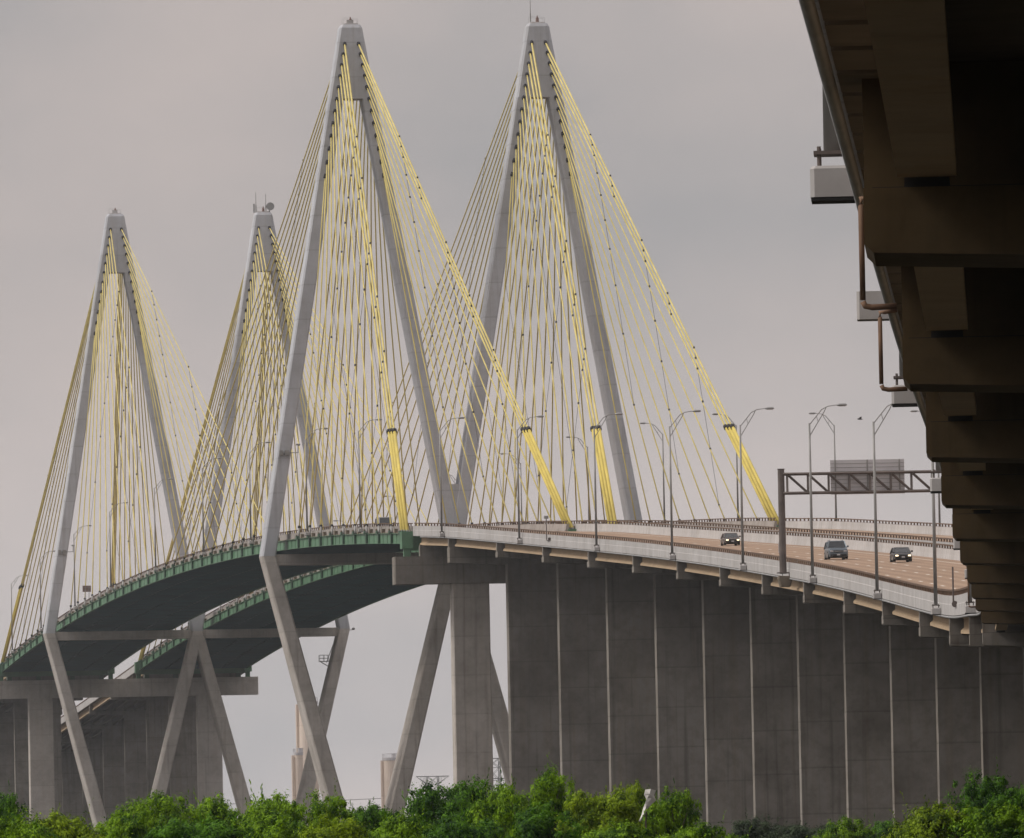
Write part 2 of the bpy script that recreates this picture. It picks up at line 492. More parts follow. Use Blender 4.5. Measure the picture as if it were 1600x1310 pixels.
def railing(mb, line, s0, s1, u, base_v, post=2.4, h=0.42):
    """two tubes on stout posts"""
    sweep(mb, line, s0, s1, rect(u - 0.09, u + 0.09, base_v + h - 0.13, base_v + h), 5)
    n = int((s1 - s0) / post)
    comb(mb, line, [s0 + (i + 0.5) * post for i in range(n)], 0.46, s0, s1, rect(u - 0.06, u + 0.06, base_v + 0.002, base_v + 0.025), rect(u - 0.06, u + 0.06, base_v + 0.002, base_v + h - 0.11))


def viaduct(line, u0, s0, s1, name, label, cat, det0, det1, ext_ss, side_detail=True, rail_to=None):
    """concrete girder viaduct; u0 = offset of its left edge from the line"""
    base = line.at((s0 + s1) / 2, u0 + WD / 2, -3.0)
    t = thing(name, label, cat, tuple(base))
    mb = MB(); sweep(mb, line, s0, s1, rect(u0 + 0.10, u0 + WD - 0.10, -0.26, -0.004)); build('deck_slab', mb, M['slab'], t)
    mb = MB()
    n = int((s1 - s0) / 4)
    for i in range(n):
        a, b = s0 + (s1 - s0) * i / n, s0 + (s1 - s0) * (i + 1) / n
        mb.quad(line.at(a, u0 + 0.5, 0), line.at(b, u0 + 0.5, 0), line.at(b, u0 + WD - 0.5, 0), line.at(a, u0 + WD - 0.5, 0))
    lane_uv(build('roadway', mb, M['road'], t), [(s0 + (s1 - s0) * i / n, s0 + (s1 - s0) * (i + 1) / n, 0.5, WD - 0.5) for i in range(n)])
    # parapets: outer fascia hangs over the slab edge
    pl = [(0.0, -0.33), (0.0, 0.42), (0.03, 0.46), (0.03, 1.02), (0.34, 1.02), (0.40, 0.45), (0.48, 0.002), (0.48, -0.06), (0.12, -0.33)]
    pr = [(WD - u, v) for u, v in reversed(pl)]
    for pf in (pl, pr):
        mb = MB(); sweep(mb, line, s0, s1, [(u0 + u, v) for u, v in pf]); build('parapet', mb, M['parapet'], t)
    for u in (0.19, WD - 0.19):
        mb = MB(); railing(mb, line, s0 + 0.5, rail_to or s1, u0 + u, 1.02); build('railing', mb, M['rail'], t)
    # girders: the outer one span by span, the inner ones as continuous lines
    gz = -0.285 - 1.30
    ends = [s for s in ext_ss if s0 < s < s1]
    bounds = [s0] + ends + [s1]
    for a, b in zip(bounds[:-1], bounds[1:]):
        if b - a < 3: continue
        mb = MB(); sweep(mb, line, a + 1.0, b - 1.0, [(u0 + GIRD[0] + u, v + gz) for u, v in GIRD_PROF], 6)
        build('girder', mb, M['girder'], t)
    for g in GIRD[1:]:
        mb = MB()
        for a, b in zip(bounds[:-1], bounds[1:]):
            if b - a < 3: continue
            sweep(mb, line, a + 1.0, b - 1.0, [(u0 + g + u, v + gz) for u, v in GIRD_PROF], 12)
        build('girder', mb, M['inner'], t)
    if side_detail:
        mb = MB(); pts = []
        s = s0 + 6
        while s < s1:
            pts.append(line.at(s, u0 + 0.02, -0.46)); s += 6
        mb.path(pts, 0.08, 8)
        build('drain_pipe', mb, M['galv'], t, True)
        # ribbed formwork left under the overhang
        mb = MB()
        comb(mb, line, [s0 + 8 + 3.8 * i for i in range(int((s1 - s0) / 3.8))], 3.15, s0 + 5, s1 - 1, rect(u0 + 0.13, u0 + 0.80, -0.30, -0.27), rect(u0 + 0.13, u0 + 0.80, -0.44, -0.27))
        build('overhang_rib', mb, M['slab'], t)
    return t


def pier(line, u0, s, name, label, cat, tip=0.12, capm='pier', ledge=0.72, col_w=7.0, group=None, ztop=None, extra=0.0, depth=2.3, mirror=False):
    """inverted-T cap on one broad column"""
    road = line.at(s, u0).z
    n = line.normal(s); ang = math.atan2(n.y, n.x); d = Vector((-n.y, n.x, 0))
    zb = road - Z_ROAD - extra
    c = line.at(s, u0 + WD / 2)
    t = thing(name, label, cat, (c.x, c.y, 0.0), group)
    a, b = u0 + tip, u0 + WD - tip
    def blk(mb, ua, ub, va, vb, wa, wb):
        p = []
        for v in (va, vb):
            for u, w_ in ((ua, wa), (ub, wa), (ub, wb), (ua, wb)):
                q = line.at(s, u) + d * w_
                p.append((q.x, q.y, v))
        mb.hexa(p)
    # ledge with chamfered lower end corners, lower in the middle where the column carries it
    mb = MB(); ch = 0.10
    prof = [(a, zb + ch), (a, zb + ledge + extra), (b, zb + ledge + extra), (b, zb + ch), (b - ch, zb), (b - 7.0, zb - 0.25), (a + 7.0, zb - 0.25), (a + ch, zb)]
    secs = []
    for w_ in (-depth / 2, depth / 2):
        secs.append([(line.at(s, u) + d * w_).xy.to_3d() + Vector((0, 0, z)) for u, z in prof])
    mb.loft(secs)
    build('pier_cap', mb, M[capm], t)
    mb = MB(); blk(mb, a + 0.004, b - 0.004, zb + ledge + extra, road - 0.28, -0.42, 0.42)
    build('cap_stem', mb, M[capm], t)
    mb = MB()
    ua = u0 + 7.7; ub = ua + col_w
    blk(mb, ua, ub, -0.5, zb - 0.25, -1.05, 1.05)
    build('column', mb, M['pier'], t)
    zt_b = zb + ledge + extra
    for sg in (-1, 1):
        mb = MB(); secs = []
        def bsec(u, hh):
            q = line.at(s, u) + d * (sg * 0.8)
            return [(q.x + d.x * w_, q.y + d.y * w_, z) for w_, z in ((-0.17, zt_b + 0.003), (-0.17, zt_b + hh), (0.17, zt_b + hh), (0.17, zt_b + 0.003))]
        secs.append(bsec(a + 0.1, 0.02))
        for g in GIRD:
            for uo, hh in ((-0.255, 0.02), (-0.25, 0.12), (0.25, 0.12), (0.255, 0.02)): secs.append(bsec(u0 + g + uo, hh))
        secs.append(bsec(b - 0.1, 0.02)); mb.loft(secs)
        build('bearing', mb, M['black'], t)
    return t


# ------------------------------------------------------------------ ground and water
mb = MB(); mb.quad((-4500, -2500, 0), (4500, -2500, 0), (4500, 6500, 0), (-4500, 6500, 0))
g_m = plain('ground_grass', (0.022, 0.020, 0.012), 0.95, 0, 0.4, 0.02)
o = build('ground', mb, g_m); o['kind'] = 'structure'
mb = MB(); mb.quad((-4400, 40, 0.005), (4400, 40, 0.005), (4400, 340, 0.005), (-4400, 340, 0.005))
o = build('water', mb, plain('channel_water', (0.06, 0.06, 0.05), 0.15, 0, 0.1, 0.02, 0.5)); o['kind'] = 'structure'

# ------------------------------------------------------------------ approach viaducts and piers
TIP_S = [A.s_of_y(y) for (x, y, z) in TIPS]
viaduct(A, 0.0, 0.0, S_MAX, 'approach_viaduct', 'long curved concrete viaduct with tan girders and white parapet, passing dark overhead at right', 'viaduct',
        0, 1, TIP_S)
viaduct(A, OFF, 0.0, S_MAX, 'approach_viaduct', 'farther concrete viaduct on the right, its rails showing behind the nearer roadway', 'viaduct', 0, 1, TIP_S)
NUMW = ['first', 'second', 'third', 'fourth', 'fifth', 'sixth', 'seventh', 'eighth', 'ninth', 'tenth', 'eleventh', 'twelfth', 'thirteenth', 'fourteenth']
for k, s in enumerate(TIP_S):
    if k > 26: continue
    if k <= 13:
        lab = 'broad grey concrete pier under the curving viaduct, %s counted from the cable-stayed bridge' % NUMW[k]
    else:
        lab = 'dark pier cap under the overhead viaduct at right, %s counted from the viewer' % NUMW[26 - k]
    pier(A, 0.0, s, 'viaduct_pier', lab, 'pier', TIP_O(k), 'pier' if k < 15 else 'shaded_cap', group='piers of the curving viaduct', extra=1.35 if k == 0 else 0.0)
for k, s in enumerate(TIP_S[:4]):
    pier(A, OFF, s, 'viaduct_pier', 'concrete pier of the farther viaduct mostly hidden behind the nearer piers', 'pier', group='piers of the farther viaduct')

viaduct(FA, 0.0, 0.0, FA.len, 'approach_viaduct', 'hazy descending viaduct at far left, beyond the far towers, left roadway', 'viaduct', 0, 1,
        [FA.s_of_y(528.4 + 28 + 48.6 * i) for i in range(12)], False, None)
viaduct(FA, OFF, 0.0, FA.len, 'approach_viaduct', 'hazy far viaduct descending behind the left leg of the far towers, right roadway', 'viaduct', 0, 1,
        [FA.s_of_y(528.4 + 28 + 48.6 * i) for i in range(12)], False, None)
for i in range(9):
    s = FA.s_of_y(528.4 + 28 + 48.6 * i)
    pier(FA, 0.0, s, 'viaduct_pier', 'hazy pier under the far left roadway, %s beyond the far cross-girder' % NUMW[i], 'pier', col_w=5.6, group='piers of the far viaduct')
    pier(FA, OFF, s, 'viaduct_pier', 'hazy pier under the far right roadway, %s beyond the far cross-girder' % NUMW[i], 'pier', col_w=5.6, group='piers of the far viaduct')

# ------------------------------------------------------------------ end piers of the cable-stayed part
for (Y, zt, lab) in ((-149.0, 47.25, 'grey concrete end pier with wide cross-girder where the near deck meets the viaduct'),
                     (529.0, 47.75, 'hazy grey end pier with wide cross-girder behind the far towers')):
    t = thing('end_pier', lab, 'pier', (0, Y, 0))
    mb = MB(); mb.loft([octa(0, Y, zt - 3.7, 55.2, 3.3, 0.12), octa(0, Y, zt, 55.2, 3.3, 0.12)]); build('cross_girder', mb, M['pier'] if Y < 0 else M['towerlow'], t)
    for x in (-17.4, 17.4):
        mb = MB(); mb.loft([octa(x, Y, -0.5, 5.1, 3.0, 0.15), octa(x, Y, zt - 3.7, 5.0, 2.9, 0.15)]); build('column', mb, M['towerlow'], t)
    mb = MB()
    for xc in (-OFF / 2, OFF / 2):
        for dx in (-9.5, -3.5, 3.5, 9.5):
            mb.box((xc + dx, Y, zt + 0.6), (0.9, 0.9, 1.2))
    build('bearing', mb, M['greend'], t)
    sg = -1 if Y < 0 else 1
    for xc in (-OFF / 2, OFF / 2):
        mb = MB()
        mb.box((xc, Y + sg * 1.0, zt + (zroad(Y) - 1.6 - zt) / 2), (20.0, 1.0, zroad(Y) - 1.6 - zt)); build('bearing_wall', mb, M['pier'], t)

# ------------------------------------------------------------------ cable-stayed decks
ANCH_SIDE = [17.5, 31.8, 46, 60, 74, 88, 101.5, 115.5, 129.7, 141.0, 143.9, 146.8]
ANCH_MAIN = [15.0 + 15.3 * i for i in range(12)]
anch_all = sorted([-a for a in ANCH_SIDE] + ANCH_MAIN + [381 - a for a in ANCH_MAIN] + [381 + a for a in ANCH_SIDE])


def deck(u0, label):
    t = thing('bridge_deck', label, 'bridge deck', (XE + u0 + WD / 2, 190, 50))
    n_s = BR.len
    mb = MB(); sweep(mb, BR, 0, n_s, rect(u0 + 0.30, u0 + WD - 0.30, -0.30, -0.004), 5); build('deck_slab', mb, M['slab'], t)
    mb = MB()
    for i in range(135):
        a, b = n_s * i / 135, n_s * (i + 1) / 135
        mb.quad(BR.at(a, u0 + 0.9, 0), BR.at(b, u0 + 0.9, 0), BR.at(b, u0 + WD - 0.9, 0), BR.at(a, u0 + WD - 0.9, 0))
    lane_uv(build('roadway', mb, M['road'], t), [(n_s * i / 135, n_s * (i + 1) / 135, 0.9, WD - 0.9) for i in range(135)])
    for e in (0, 1):
        def uu(x): return u0 + x if e == 0 else u0 + WD - x
        def prof(pts):
            p = [(uu(a), b) for a, b in pts]
            return p if e == 0 else list(reversed(p))
        # steel edge girder: web with flanges
        mb = MB()
        sweep(mb, BR, 0, n_s, prof([(0.05, -1.42), (0.05, -1.36), (0.25, -1.36), (0.25, -0.06), (0.0, -0.06), (0.0, 0.0), (0.62, 0.0), (0.62, -0.06), (0.30, -0.06), (0.30, -1.36), (0.52, -1.36), (0.52, -1.42)]), 5)
        eg = build('edge_girder', mb, M['green'], t)
        mb = MB(); comb(mb, BR, [2 + i * 5.08 for i in range(int(n_s / 5.08))], 0.05, 0.3, n_s - 0.3, prof(rect(0.235, 0.255, -1.355, -0.065)), prof(rect(0.17, 0.255, -1.355, -0.065)))
        build('stiffener', mb, M['green'], t)
        # traffic barrier with pockets, and rail
        mb = MB(); sweep(mb, BR, 0, n_s, prof([(0.62, 0.002), (0.62, 0.95), (0.92, 0.95), (1.05, 0.4), (1.12, 0.002)]), 5); build('parapet', mb, M['barrier'], t)
        mb = MB(); railing(mb, BR, 0.4, n_s - 0.2, uu(0.78), 0.95, 2.4, 0.46); build('railing', mb, M['rail'], t)
        for Y in anch_all:
            z = zroad(Y)
            mb = MB()
            mb.box((XE + uu(0.10), Y, z - 0.66), (0.34, 0.95, 1.40))
            mb.box((XE + uu(0.02), Y + 0.5, z + 0.20), (0.5, 1.5, 0.36))
            build('anchor_bracket', mb, M['greend'], t)
        mb = MB(); sp = sorted([BR.s_of_y(Y - 2.4) for Y in anch_all] + [BR.s_of_y(Y + 4.0) for Y in anch_all if -135 < Y < 515])
        sp = [q for i_, q in enumerate(sp) if i_ == 0 or q - sp[i_ - 1] > 2.0]
        comb(mb, BR, sp, 1.1, 0.5, n_s - 0.5, prof(rect(0.30, 0.60, 0.003, 0.10)), prof(rect(0.16, 0.60, 0.003, 0.62)))
        build('barrier_pocket', mb, M['slab'], t)
    mb = MB(); comb(mb, BR, [2 + i * 5.08 for i in range(int(n_s / 5.08))], 0.30, 0.3, n_s - 0.3, rect(u0 + 0.31, u0 + WD - 0.31, -0.34, -0.305), rect(u0 + 0.31, u0 + WD - 0.31, -1.40, -0.305))
    build('floor_beam', mb, M['teal'], t)
    mb = MB()
    for du in (5.5, 11.3, 17.1):
        sweep(mb, BR, 0, n_s, rect(u0 + du - 0.15, u0 + du + 0.15, -1.30, -0.31), 10)
    build('stringer', mb, M['teal'], t)
    for Y, sg in ((-147.0, -1), (528.0, 1)):
        mb = MB(); z = zroad(Y)
        mb.box((XE + u0 + WD / 2, Y - sg * 0.2, z - 1.2), (WD + 0.5, 0.7, 2.2))
        for x in (0.0, WD):
            mb.box((XE + u0 + x, Y - sg * 0.35, z - 0.9), (1.5, 2.2, 2.3))
            mb.box((XE + u0 + x, Y - sg * 0.1, z - 2.6), (0.9, 1.0, 1.6))
        build('end_floor_beam', mb, M['green'], t)
    return t


deck(0.0, 'green-edged left bridge deck carried between the nearer cable planes')
deck(OFF, 'green-edged right bridge deck, seen below and behind the left one')

# ------------------------------------------------------------------ towers
ZA, ZK, KW, HB = 132.81, 53.06, 13.95, 0.35
HEAD_Z = 121.6


def leg_x(z, inner=False):
    k = KW if not inner else 14.25
    return k * (ZA + 3.2 - z) / (ZA + 3.2 - ZK)


SOCK = [129.9 - 1.53 * i - 0.024 * i * i for i in range(12)]     # anchor heights, top = longest cable


def tower(xc, Y, label, kitkind, sgn):
    t = thing('bridge_tower', label, 'bridge tower', (xc, Y, 0))
    dd = 0.0 if xc < 0 else 0.016                        # the right diamond stands a hair proud where the two meet
    mb = MB()
    mb.loft([octa(xc, Y, HEAD_Z, 2 * leg_x(HEAD_Z) + 2.15, 3.75 + dd, 0.3), octa(xc, Y, ZA - 0.5, 2 * leg_x(ZA - 0.5) + 2.15, 3.3 + dd, 0.3), octa(xc, Y, ZA, 2 * leg_x(ZA) + 1.75, 2.8 + dd, 0.3)])
    head = build('pylon_head', mb, M['tower'], t)
    mb = MB(); mb.loft([octa(xc, Y, ZA, 2.3, 2.0, 0.2), octa(xc, Y, ZA + 0.22, 2.2, 1.9, 0.2)])
    if kitkind == 'flat':
        mb.box((xc, Y, ZA + 0.5), (1.0, 1.0, 0.55))
    build('top_hatch', mb, M['parapet'], head)
    mb = MB()
    for dx in (-1.1, 1.1):
        for dy in (-0.9, 0.9):
            mb.tube((xc + dx, Y + dy, ZA), (xc + dx, Y + dy, ZA + 0.9), 0.018, n=6)
    for dy in (-0.9, 0.9):
        mb.tube((xc - 1.1, Y + dy, ZA + 1.08), (xc + 1.1, Y + dy, ZA + 0.88), 0.016, n=6)
    build('guard_rail', mb, M['galv'], head)
    mb = MB(); mb.tube((xc + 0.1, Y, ZA + 0.2), (xc + 0.1, Y, ZA + 0.9), 0.28, 0.22, 10); mb.tube((xc + 0.1, Y, ZA + 0.9), (xc + 0.1, Y, ZA + 1.25), 0.16, 0.08, 10)
    build('beacon', mb, M['redsign'], head)
    if kitkind == 'mast':
        mb = MB(); mb.tube((xc - 1.0, Y - 0.5, ZA), (xc - 1.0, Y - 0.5, ZA + 1.6), 0.09, n=8); mb.tube((xc - 1.0, Y - 0.5, ZA + 1.6), (xc - 1.0, Y - 0.5, ZA + 6.5), 0.055, 0.03, 8)
        build('antenna', mb, M['pole'], head)
    if kitkind == 'dish':
        for dx, h in ((-1.35, 3.9), (0.55, 3.6)):
            mb = MB(); mb.tube((xc + dx, Y - 0.6, ZA), (xc + dx, Y - 0.6, ZA + 1.4), 0.11, n=8); mb.tube((xc + dx, Y - 0.6, ZA + 1.4), (xc + dx, Y - 0.6, ZA + h), 0.07, 0.05, 8)
            build('antenna', mb, M['pole'], head)
        mb = MB(); mb.tube((xc - 1.75, Y - 0.7, ZA), (xc - 1.75, Y - 0.7, ZA + 1.7), 0.16, n=8); build('antenna', mb, M['galv'], head)
        mb = MB()
        secs = []
        for k in range(5):
            r = 0.75 * k / 4 + 0.02; zo = 0.28 * (k / 4) ** 2
            secs.append([(xc + 1.35 + r * cos(a), Y - 0.9 - zo, ZA + 1.15 + r * sin(a)) for a in [2 * pi * q / 16 for q in range(16)]])
        mb.loft(secs)
        mb.tube((xc + 1.35, Y - 0.8, ZA + 1.15), (xc + 1.2, Y - 0.4, ZA - 0.1), 0.09, n=8)
        build('dish_antenna', mb, M['galv'], head)
    for sx in (-1, 1):
        inner = (sx * xc < 0)
        mb = MB()
        mb.loft([octa(xc + sx * leg_x(ZK, inner), Y, ZK, 2.05, 5.0 + dd), octa(xc + sx * leg_x(HEAD_Z + 0.01, inner), Y, HEAD_Z, 2.15, 3.74 + dd)])
        ul = build('upper_leg', mb, M['tower'], t)
        if inner and xc < 0:
            mb = MB(); secs = []
            for z, wv in ((ZK, 1.2), (ZK + 5, 2.2), (ZK + 9.6, 1.8), (ZK + 10.4, 1.6)):
                secs.append(octa(0.0, Y, z, wv, 4.6, 0.2))
            mb.loft(secs); build('leg_junction', mb, M['tower'], t)
        mb = MB()
        zj = ZK + 0.02
        kx = KW if not inner else 14.22
        mb.loft([octa(xc + sx * HB, Y, -1.0, 2.4 + dd, 9.8 + dd), octa(xc + sx * kx, Y, ZK - 0.01, 2.06, 5.03 + dd)])
        build('lower_leg', mb, M['towerlow'], t)
        if sx * xc > 0 and xc < 0:
            z = ZK + 15.4; x = xc - leg_x(z)
            mb = MB()
            mb.tube((x - 0.6, Y - 2.6, z), (x + 2.1, Y - 2.6, z), 0.07, n=6)
            mb.box((x - 0.55, Y - 2.55, z), (0.5, 0.5, 0.75)); mb.box((x + 0.35, Y - 2.55, z), (0.6, 0.5, 0.75))
            mb.tube((x + 2.0, Y - 2.6, z), (x + 2.05, Y - 2.6, z + 1.1), 0.08, n=6); mb.box((x + 2.05, Y - 2.6, z + 1.2), (0.6, 0.3, 0.25))
            build('bracket_lamp', mb, M['pole'], t)
    mb = MB(); mb.loft([octa(xc, Y, ZK - 1.35, 2 * KW - 1.6, 3.4, 0.08), octa(xc, Y, ZK + 0.25, 2 * KW - 1.75, 3.4, 0.08)]); build('cross_beam', mb, M['towerlow'], t)
    mb = MB(); mb.loft([octa(xc, Y, -1.2, 10, 16, 0.5), octa(xc, Y, 1.0, 9, 15, 0.5)]); build('footing', mb, M['pier'], t)
    if xc > 0 and Y > 100:
        # inspection ladder and small cage on the inner side of the outer lower leg, ball light outside
        mb = MB()
        for dy in (-0.25, 0.25):
            mb.tube((xc + KW - 1.6, Y - 2.0 + dy, ZK - 1.4), (xc + KW - 3.6, Y - 2.2 + dy, ZK - 6.4), 0.05, n=6)
        for k in range(12):
            q = k / 11
            mb.tube((xc + KW - 1.6 - 2 * q, Y - 2.25 - 0.2 * q, ZK - 1.4 - 5 * q), (xc + KW - 1.6 - 2 * q, Y - 1.75 - 0.2 * q, ZK - 1.4 - 5 * q), 0.035, n=6)
        build('ladder', mb, M['pole'], t)
        mb = MB(); x, z = xc + KW - 4.1, ZK - 6.2
        mb.box((x, Y - 2.2, z), (1.8, 1.6, 0.12))
        for dx in (-0.85, 0, 0.85):
            for dy in (-0.75, 0.75):
                mb.tube((x + dx, Y - 2.2 + dy, z), (x + dx, Y - 2.2 + dy, z + 1.2), 0.05, n=6)
        for h in (0.6, 1.2):
            for dy in (-0.75, 0.75):
                mb.tube((x - 0.85, Y - 2.2 + dy, z + h), (x + 0.85, Y - 2.2 + dy, z + h), 0.045, n=6)
        mb.bar((x - 0.7, Y - 2.2, z), (x + 0.9, Y - 2.2, z - 1.0), 0.12)
        build('platform', mb, M['pole'], t)
        mb = MB(); x = xc + KW + 1.0; z = ZK - 0.3
        mb.tube((x, Y - 2, z), (x + 0.7, Y - 2, z + 0.1), 0.07, n=6)
        for k in range(1): mb.path([(x + 0.7, Y - 2, z), (x + 0.72, Y - 2, z + 0.15), (x + 0.72, Y - 2, z + 0.35), (x + 0.72, Y - 2, z + 0.5)], [0.12, 0.3, 0.3, 0.1], 10)
        build('bracket_lamp', mb, M['pole'], t)
    return t


tower(-OFF / 2, 0.0, 'nearer left concrete diamond tower with flat beacon top', 'flat', -1)
tower(OFF / 2, 0.0, 'nearer right concrete diamond tower topped by one tall thin mast', 'mast', -1)
tower(-OFF / 2, 381.0, 'smaller hazy left diamond tower at far left, with plain top', 'flat', 1)
tower(OFF / 2, 381.0, 'far right hazy diamond tower with two antennas and round dish', 'dish', 1)

# ------------------------------------------------------------------ stay cables
TN = {(-1, 0): 'nearer left tower', (1, 0): 'nearer right tower', (-1, 1): 'far left tower', (1, 1): 'far right tower'}


def lerp(a, b, t): return a + (b - a) * t


cab_pts = {}
for ty, Y0 in ((0, 0.0), (1, 381.0)):
    for sx in (-1, 1):
        xc = sx * OFF / 2
        for ex in (-1, 1):
            edge = 'left' if ex < 0 else 'right'
            for span in (-1, 1):                        # -1 towards the viewer, +1 away
                main = (ty == 0 and span == 1) or (ty == 1 and span == -1)
                arr = ANCH_MAIN if main else ANCH_SIDE
                xd = xc + ex * (WD / 2 - 0.10)
                for k in range(12):
                    zt = SOCK[k]; inner = (ex * xc < 0)
                    xt = xc + ex * leg_x(zt, inner)
                    dep = lerp(3.3, 5.0, (ZA - zt) / (ZA - ZK)) / 2
                    pt = Vector((xt, Y0 + span * (dep - 0.05), zt))
                    Yd = Y0 + span * arr[11 - k]
                    bun = (not main) and k < 3
                    xdd = xd
                    pd = Vector((xdd, Yd, zroad(Yd) + 0.35))
                    dr = (pd - pt).normalized(); ln_ = (pd - pt).length
                    lab = '%s cable of the %s-edge fan %s the %s' % (ORD[k], edge, 'towards the viewer from' if span < 0 else 'beyond', TN[(sx, ty)])
                    t = thing('stay_cable', lab, 'stay cable', tuple(pd), 'stay cables of the bridge')
                    mid = [pt.lerp(pd, q) - Vector((0, 0, 0.0016 * ln_ * 4 * q * (1 - q))) for q in (0.0, 0.25, 0.5, 0.75, 1.0)]
                    mb = MB(); mb.path(mid, 0.103 if not bun else 0.14, 6); build('sheath', mb, M['yellow'], t, True)
                    mb = MB(); mb.path([pt - dr * 0.1, pt + dr * 0.55], [0.29, 0.25], 10); build('anchor_socket', mb, M['black'], t, True)
                    mb = MB(); mb.path([pd - dr * 1.3, pd + dr * 0.4], [0.15, 0.2], 8); build('anchor_pipe', mb, M['pole'], t, True)
                    if bun:
                        gl = 31.0
                        mb = MB(); mb.path([pd - dr * gl, pd], 0.235, 8); gp = build('guide_pipe', mb, M['yellowpipe'], t, True)
                        mb = MB(); mb.path([pd - dr * (gl + 0.3), pd - dr * (gl - 0.4)], 0.36, 8); build('collar', mb, M['black'], gp, True)
                    elif True:
                        mb = MB(); mb.path([pd - dr * 1.6, pd - dr * 1.3], 0.22, 8); build('collar', mb, M['black'], t, True)
                    cab_pts[(ty, sx, ex, span, k)] = (pt, pd)

# ropes with clamps tying the cables of a fan together
RT = ['uppermost', 'second', 'third', 'fourth', 'lowest']
for ty, Y0 in ((0, 0.0), (1, 381.0)):
    for sx in (-1, 1):
        for ex in (-1, 1):
            edge = 'left' if ex < 0 else 'right'
            for span in (-1, 1):
                main = (ty == 0 and span == 1) or (ty == 1 and span == -1)
                rows = ((38, 0), (80, 0), (122, 0)) if main else ((32, 0), (45, 1), (65, 0), (81, 1), (97, 0))
                for ri, (yo, short) in enumerate(rows):
                    pts = []
                    for k in range(12):
                        if short and k > 2: break
                        pt, pd = cab_pts[(ty, sx, ex, span, k)]
                        q = (Y0 + span * yo - pt.y) / (pd.y - pt.y)
                        if 0.03 < q < 0.985:
                            pts.append(pt.lerp(pd, q))
                    if len(pts) < 2: continue
                    pp, rr = [], []
                    for q_, p in enumerate(pts):
                        dv = (pts[min(q_ + 1, len(pts) - 1)] - pts[max(q_ - 1, 0)]).normalized() * 0.14
                        for o_, r_ in ((-1.05, 0.03), (-1.0, 0.14), (1.0, 0.14), (1.05, 0.03)):
                            pp.append(p + dv * o_); rr.append(r_)
                    mb = MB(); mb.path(pp, rr, 6)
                    tag(build('damper_rope', mb, M['rope'], base=tuple(pts[-1])), '%s thin rope with dark clamps, %s-edge fan %s the %s' % (RT[ri], edge, 'towards the viewer from' if span < 0 else 'beyond', TN[(sx, ty)]),
                        'damper rope', 'damper ropes between the stay cables')


# ------------------------------------------------------------------ lamp posts
def lamp(line, s, u0, side, label, grp, base_v=-0.33, mast=True):
    """side=+1: stands on the left parapet, arm over the road to the right; -1 mirrored"""
    n = line.normal(s); ang = math.atan2(n.y, n.x)
    c = line.at(s, u0 - side * 0.37, base_v)
    t = thing('street_lamp', label, 'street lamp', tuple(c), grp)
    mb = MB()
    q = c + Vector((0, 0, 0.34)); mb.loft([[(Vector((x, y, 0)).x * cos(ang) - y * sin(ang) + c.x, x * sin(ang) + y * cos(ang) + c.y, z) for x, y, _ in octa(0, 0, 0, wv, wv, 0.06)] for z, wv in ((c.z, 0.66), (c.z + 0.40, 0.66), (c.z + 0.44, 0.6))])
    build('pedestal', mb, M['parapet'], t)
    mb = MB(); mb.box((c.x, c.y, c.z - 0.03), (0.64, 0.64, 0.05), ang); build('form_board', mb, M['black'], t)
    b = c + Vector((0, 0, 0.44))
    mb = MB()
    for dx in (-0.2, 0.2):
        for dy in (-0.2, 0.2):
            v = n * dx + Vector((-n.y, n.x, 0)) * dy
            mb.tube(b + v, b + v + Vector((0, 0, 0.28)), 0.03, n=6)
    p = b + Vector((0, 0, 0.19)); mb.box((p.x, p.y, p.z), (0.55, 0.55, 0.05), ang)
    build('base_plate', mb, M['gantry'], t)
    top = b + Vector((0, 0, 13.6))
    mb = MB(); mb.tube(b + Vector((0, 0, 0.2)), top, 0.14, 0.085, 12); build('mast', mb, M['pole'], t, True)
    h = n * side
    mb = MB()
    e = top + h * 1.25 + Vector((0, 0, 1.30))
    mb.path([top - Vector((0, 0, 0.15)), e - h * 0.15 + Vector((0, 0, -0.12)), e + h * 0.4 + Vector((0, 0, 0.16)), e + h * 1.3 + Vector((0, 0, 0.28))], [0.05, 0.05, 0.045, 0.04], 6)
    mb.path([top - Vector((0, 0, 1.15)), e + h * 0.05 - Vector((0, 0, 0.35)), e + h * 0.25 + Vector((0, 0, 0.05))], 0.045, 6)
    m1 = top.lerp(e, 0.5); mb.tube(m1, m1 + Vector((0, 0, -0.55)) + h * 0.15, 0.03, n=6)
    build('arm', mb, M['pole'], t)
    f = e + h * 1.2 + Vector((0, 0, 0.27))
    mb = MB(); mb.path([f, f + h * 0.25, f + h * 0.75, f + h * 0.9], [0.07, 0.14, 0.13, 0.05], 8)
    build('luminaire', mb, M['galv'], t, True)
    return t


